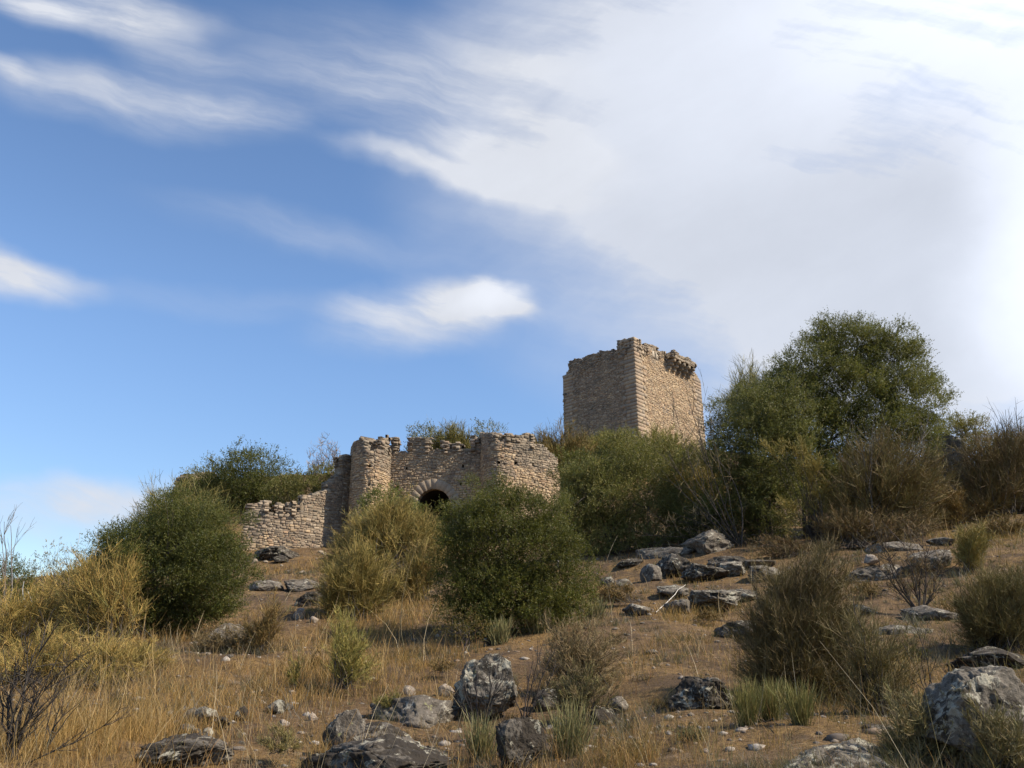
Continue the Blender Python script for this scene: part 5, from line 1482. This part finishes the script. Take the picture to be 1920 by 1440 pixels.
# ---------------------------------------------------------------- dry grass and litter
def grass_field(name, label, n, hgt, wdt, cols, dens, flat=0.0, rmin=3.6, rmax=48, ang=(-38, 38), seed=3, k=3):
    r_g = np.random.default_rng(seed)
    th_ = np.radians(r_g.uniform(*ang, n)); rr = np.exp(r_g.uniform(math.log(rmin), math.log(rmax), n))
    x = rr * np.sin(th_); y = rr * np.cos(th_)
    pr = dens(x, y); keep = r_g.random(n) < pr
    x, y, rr = x[keep], y[keep], rr[keep]; n = len(x)
    # blades stand in tussocks
    P = np.stack([x, y, H(x, y) - .01], -1)
    D = np.c_[r_g.normal(0, .28 + flat * 1.6, (n, 2)), np.full(n, 1.0 - flat * .93)]; D = unit(D)
    hn = 1 + .55 * vnoise(np.stack([x * .9, y * .9, x * 0], -1), 31)
    L = hgt * hn * r_g.lognormal(0, .38, n) * (1 + .012 * rr)
    E = P + D * L[:, None] + np.c_[r_g.normal(0, .22, (n, 2)) * L[:, None], np.zeros(n)] * (1 - flat)
    M_ = P + D * L[:, None] * .55 + [0, 0, .02]
    wd = np.maximum(wdt, rr / 768 * .42) * r_g.uniform(.6, 1.3, n)
    Pb = bez(P, M_, E, k); ww = np.linspace(1, .25, k)[None] * wd[:, None]
    v, q_ = ribbons(Pb, ww)
    c = np.array(cols)[r_g.integers(0, len(cols), n)] * r_g.uniform(.75, 1.25, (n, 1))
    zone = smoothzone(x, y)
    c = c * (1 - .45 * zone[:, None]) + np.array([.42, .255, .075]) * (.45 * zone[:, None]) * r_g.uniform(.8, 1.2, (n, 1))
    o = obj(name, v, [q_], STRAW, None, np.repeat(c, 2 * k, 0), origin=(0, 0, 0))
    tag(o, label, 'dry grass' if not flat else 'litter', kind='stuff')


GZ = [(120, 1400, 260), (300, 1330, 200), (60, 1250, 200), (230, 1200, 160), (640, 1250, 120), (760, 1240, 130), (560, 1290, 110), (690, 1180, 120), (540, 1070, 80), (760, 1130, 90),
      (1880, 1000, 90), (1800, 1010, 80), (1640, 1010, 50), (1300, 1085, 60), (1180, 1430, 50), (1290, 1160, 60), (850, 1290, 60), (1040, 1270, 40), (1650, 1260, 70), (620, 1400, 70)]
GZW = [(at(min(x, 1915), min(y, 1435)), w_) for x, y, w_ in GZ]


def smoothzone(x, y):
    z = np.zeros_like(x)
    for p, w_ in GZW:
        r = w_ / ppm(p); z = np.maximum(z, np.exp(-((x - p[0]) ** 2 + ((y - p[1]) * .55) ** 2) / r ** 2 * 1.2))
    return z


def dens_grass(x, y):
    n_ = vnoise(np.stack([x * .8, y * .8, x * 0], -1), 40) + .6 * vnoise(np.stack([x * 2.6, y * 2.6, x * 0], -1), 41)
    t = vnoise(np.stack([x * 7, y * 7, x * 0], -1), 42) + .5 * vnoise(np.stack([x * 15, y * 15, x * 0], -1), 43)
    z = smoothzone(x, y)
    return np.clip(.08 + .34 * n_ + .85 * z, .03, 1) * np.clip(.42 + .7 * z + 2.2 * t, .06, 1)


STR = [(.32, .185, .058), (.39, .24, .082), (.24, .135, .045), (.16, .095, .04), (.44, .31, .13), (.28, .135, .045)]
grass_field('dry_grass', 'golden dry grass standing over the whole slope', 520000, .105, .0022, STR, dens_grass)
grass_field('tall_dry_stalks', 'scattered tall pale dry stalks over the slope', 5200, .30, .0022, [(.45, .35, .20), (.52, .43, .28), (.35, .25, .12)], lambda x, y: .12 + .75 * smoothzone(x, y), rmax=30, seed=8, k=4)
grass_field('ground_litter', 'fallen twigs and matted brown straw on the soil', 190000, .06, .0024, [(.15, .088, .052), (.21, .13, .075), (.085, .05, .032), (.30, .215, .135), (.12, .07, .042)], lambda x, y: np.full_like(x, .8), flat=1.0, seed=9)
def mini_tufts(name, label, n, cols, h, seed, blades=12):
    r_g = np.random.default_rng(seed)
    th_ = np.radians(r_g.uniform(-38, 38, n)); rr = np.exp(r_g.uniform(math.log(3.8), math.log(40), n))
    x = rr * np.sin(th_); y = rr * np.cos(th_)
    keep = r_g.random(n) < np.clip(.25 + .9 * vnoise(np.stack([x * 1.1, y * 1.1, x * 0], -1), 61), .03, 1)
    x, y, rr = x[keep], y[keep], rr[keep]; n = len(x)
    k = np.repeat(np.arange(n), blades); m = len(k); hh = h * r_g.lognormal(0, .4, n)
    px = x[k] + r_g.normal(0, .22, m) * hh[k]; py = y[k] + r_g.normal(0, .22, m) * hh[k]
    A = np.stack([px, py, H(x, y)[k] - .01], -1)
    D = unit(np.c_[r_g.normal(0, .55, (m, 2)), np.ones(m)]); L = hh[k] * r_g.uniform(.5, 1.1, m)
    E = A + D * L[:, None]; M_ = (A + E) / 2 + r_g.normal(0, .12, (m, 3)) * L[:, None]
    v, q_ = ribbons(bez(A, M_, E, 4), np.array([1, .9, .7, .3])[None] * (np.maximum(.0025, rr / 768 * .38)[k])[:, None])
    c = (np.array(cols)[r_g.integers(0, len(cols), n)] * r_g.uniform(.7, 1.3, (n, 1)))[k] * r_g.uniform(.8, 1.2, (m, 1))
    o = obj(name, v, [q_], STRAW, None, np.repeat(c, 8, 0), origin=(0, 0, 0)); tag(o, label, 'ground cover', kind='stuff')


mini_tufts('low_dry_herbs', 'low brown and grey green dry herbs dotted over the slope', 17000, [(.10, .095, .05), (.09, .07, .05), (.16, .11, .065), (.11, .08, .05), (.13, .12, .065), (.20, .15, .09), (.15, .13, .10), (.22, .14, .06)], .11, 71, 16)
r_g = np.random.default_rng(77); n = 9000
th_ = np.radians(r_g.uniform(-38, 38, n)); rr = np.exp(r_g.uniform(math.log(3.8), math.log(45), n)); x = rr * np.sin(th_); y = rr * np.cos(th_)
keep = r_g.random(n) < np.clip(.35 + 1.3 * vnoise(np.stack([x * .7, y * .7, x * 0], -1), 66), .04, 1); x, y, rr = x[keep], y[keep], rr[keep]; n = len(x)
bv, bf = ICO[1]
sc_ = (.008 + .010 * r_g.lognormal(0, .6, n)) * (1 + rr * .02)
V = bv[None] * (1 + r_g.uniform(-.3, .3, (n, len(bv), 1))) * (sc_[:, None, None] * np.array([1, 1, .6])) * r_g.uniform(.7, 1.4, (n, 1, 3)) + np.stack([x, y, H(x, y)], -1)[:, None]
Fg = (bf[None] + (np.arange(n) * len(bv))[:, None, None]).reshape(-1, 3)
cg = np.repeat(np.array([(.20, .165, .13), (.30, .25, .20), (.13, .105, .085), (.25, .18, .12), (.40, .35, .29)])[r_g.integers(0, 5, n)], len(bv), 0)
o = obj('gravel', V.reshape(-1, 3), [Fg], BARK, None, cg, origin=(0, 0, 0)); tag(o, 'small broken stone chips strewn over the brown soil', 'gravel', kind='stuff')
TZ = [(at(x, y), w_) for x, y, w_ in ((60, 1400, 170), (190, 1290, 110), (40, 1270, 110), (280, 1270, 70), (300, 1330, 60), (120, 1190, 90), (230, 1180, 50), (710, 1260, 45), (620, 1260, 40), (560, 1215, 50),
      (760, 1160, 50), (1860, 1020, 40), (1040, 1290, 30), (1500, 1330, 50), (1660, 1290, 60), (1560, 1300, 40), (1330, 1030, 30), (820, 1330, 25), (1340, 1425, 35))]
def dens_tall(x, y):
    z = np.zeros_like(x)
    for p, w_ in TZ:
        r = w_ / ppm(p); z = np.maximum(z, np.exp(-((x - p[0]) ** 2 + ((y - p[1]) * .6) ** 2) / r ** 2 * 1.3))
    t = vnoise(np.stack([x * 5, y * 5, x * 0], -1), 52)
    return z * np.clip(.35 + 1.6 * t, .03, 1)


grass_field('tall_straw', 'tall golden straw thickets, thickest in the lower left', 150000, .24, .0024, [(.36, .235, .09), (.42, .29, .12), (.28, .18, .07), (.48, .36, .18), (.22, .15, .065)], dens_tall, rmax=26, seed=12, k=4)
# fallen masonry below the walls
rf = np.random.default_rng(44)
blk = [rock_shape(1, .8, .65, 3, .6, 10, seed=700 + i) for i in range(4)]
STB = rock_material('fallen_wall_stone', (.33, .265, .195), (.12, .095, .075), (.42, .37, .29), (.15, .125, .10), .3, .3)
blm = [mesh_data('fallen_stone', v, [f], STB, smooth_=True) for v, f in blk]
for k in range(14):
    x = rf.uniform(470, 660) if k < 15 else rf.uniform(480, 600); y_ = rf.uniform(1035, 1062) if k < 15 else rf.uniform(1060, 1100)
    if 600 < x and k < 15: y_ = rf.uniform(1035, 1050)
    p = at(x, y_); s_ = rf.uniform(.08, .26) * (1 if k < 15 else .7)
    o = bpy.data.objects.new('fallen_stone', blm[k % 4]); COL.objects.link(o); o.location = p + np.array([0, 0, s_ * .2]); o.scale = (s_,) * 3; o.rotation_euler = (rf.uniform(-.4, .4), rf.uniform(-.4, .4), rf.uniform(0, 6))
    tag(o, '%s brown masonry stone fallen %s' % ('large' if s_ > .18 else ('middling' if s_ > .12 else 'small'), 'at the foot of the curtain wall' if y_ < 1045 else ('on the slope under the curtain wall' if y_ < 1062 else 'further down the path below the wall')), 'stone', 'fallen masonry below the curtain wall')
print('TRIS', sum(len(o.data.polygons) for o in bpy.data.objects if o.type == 'MESH'))
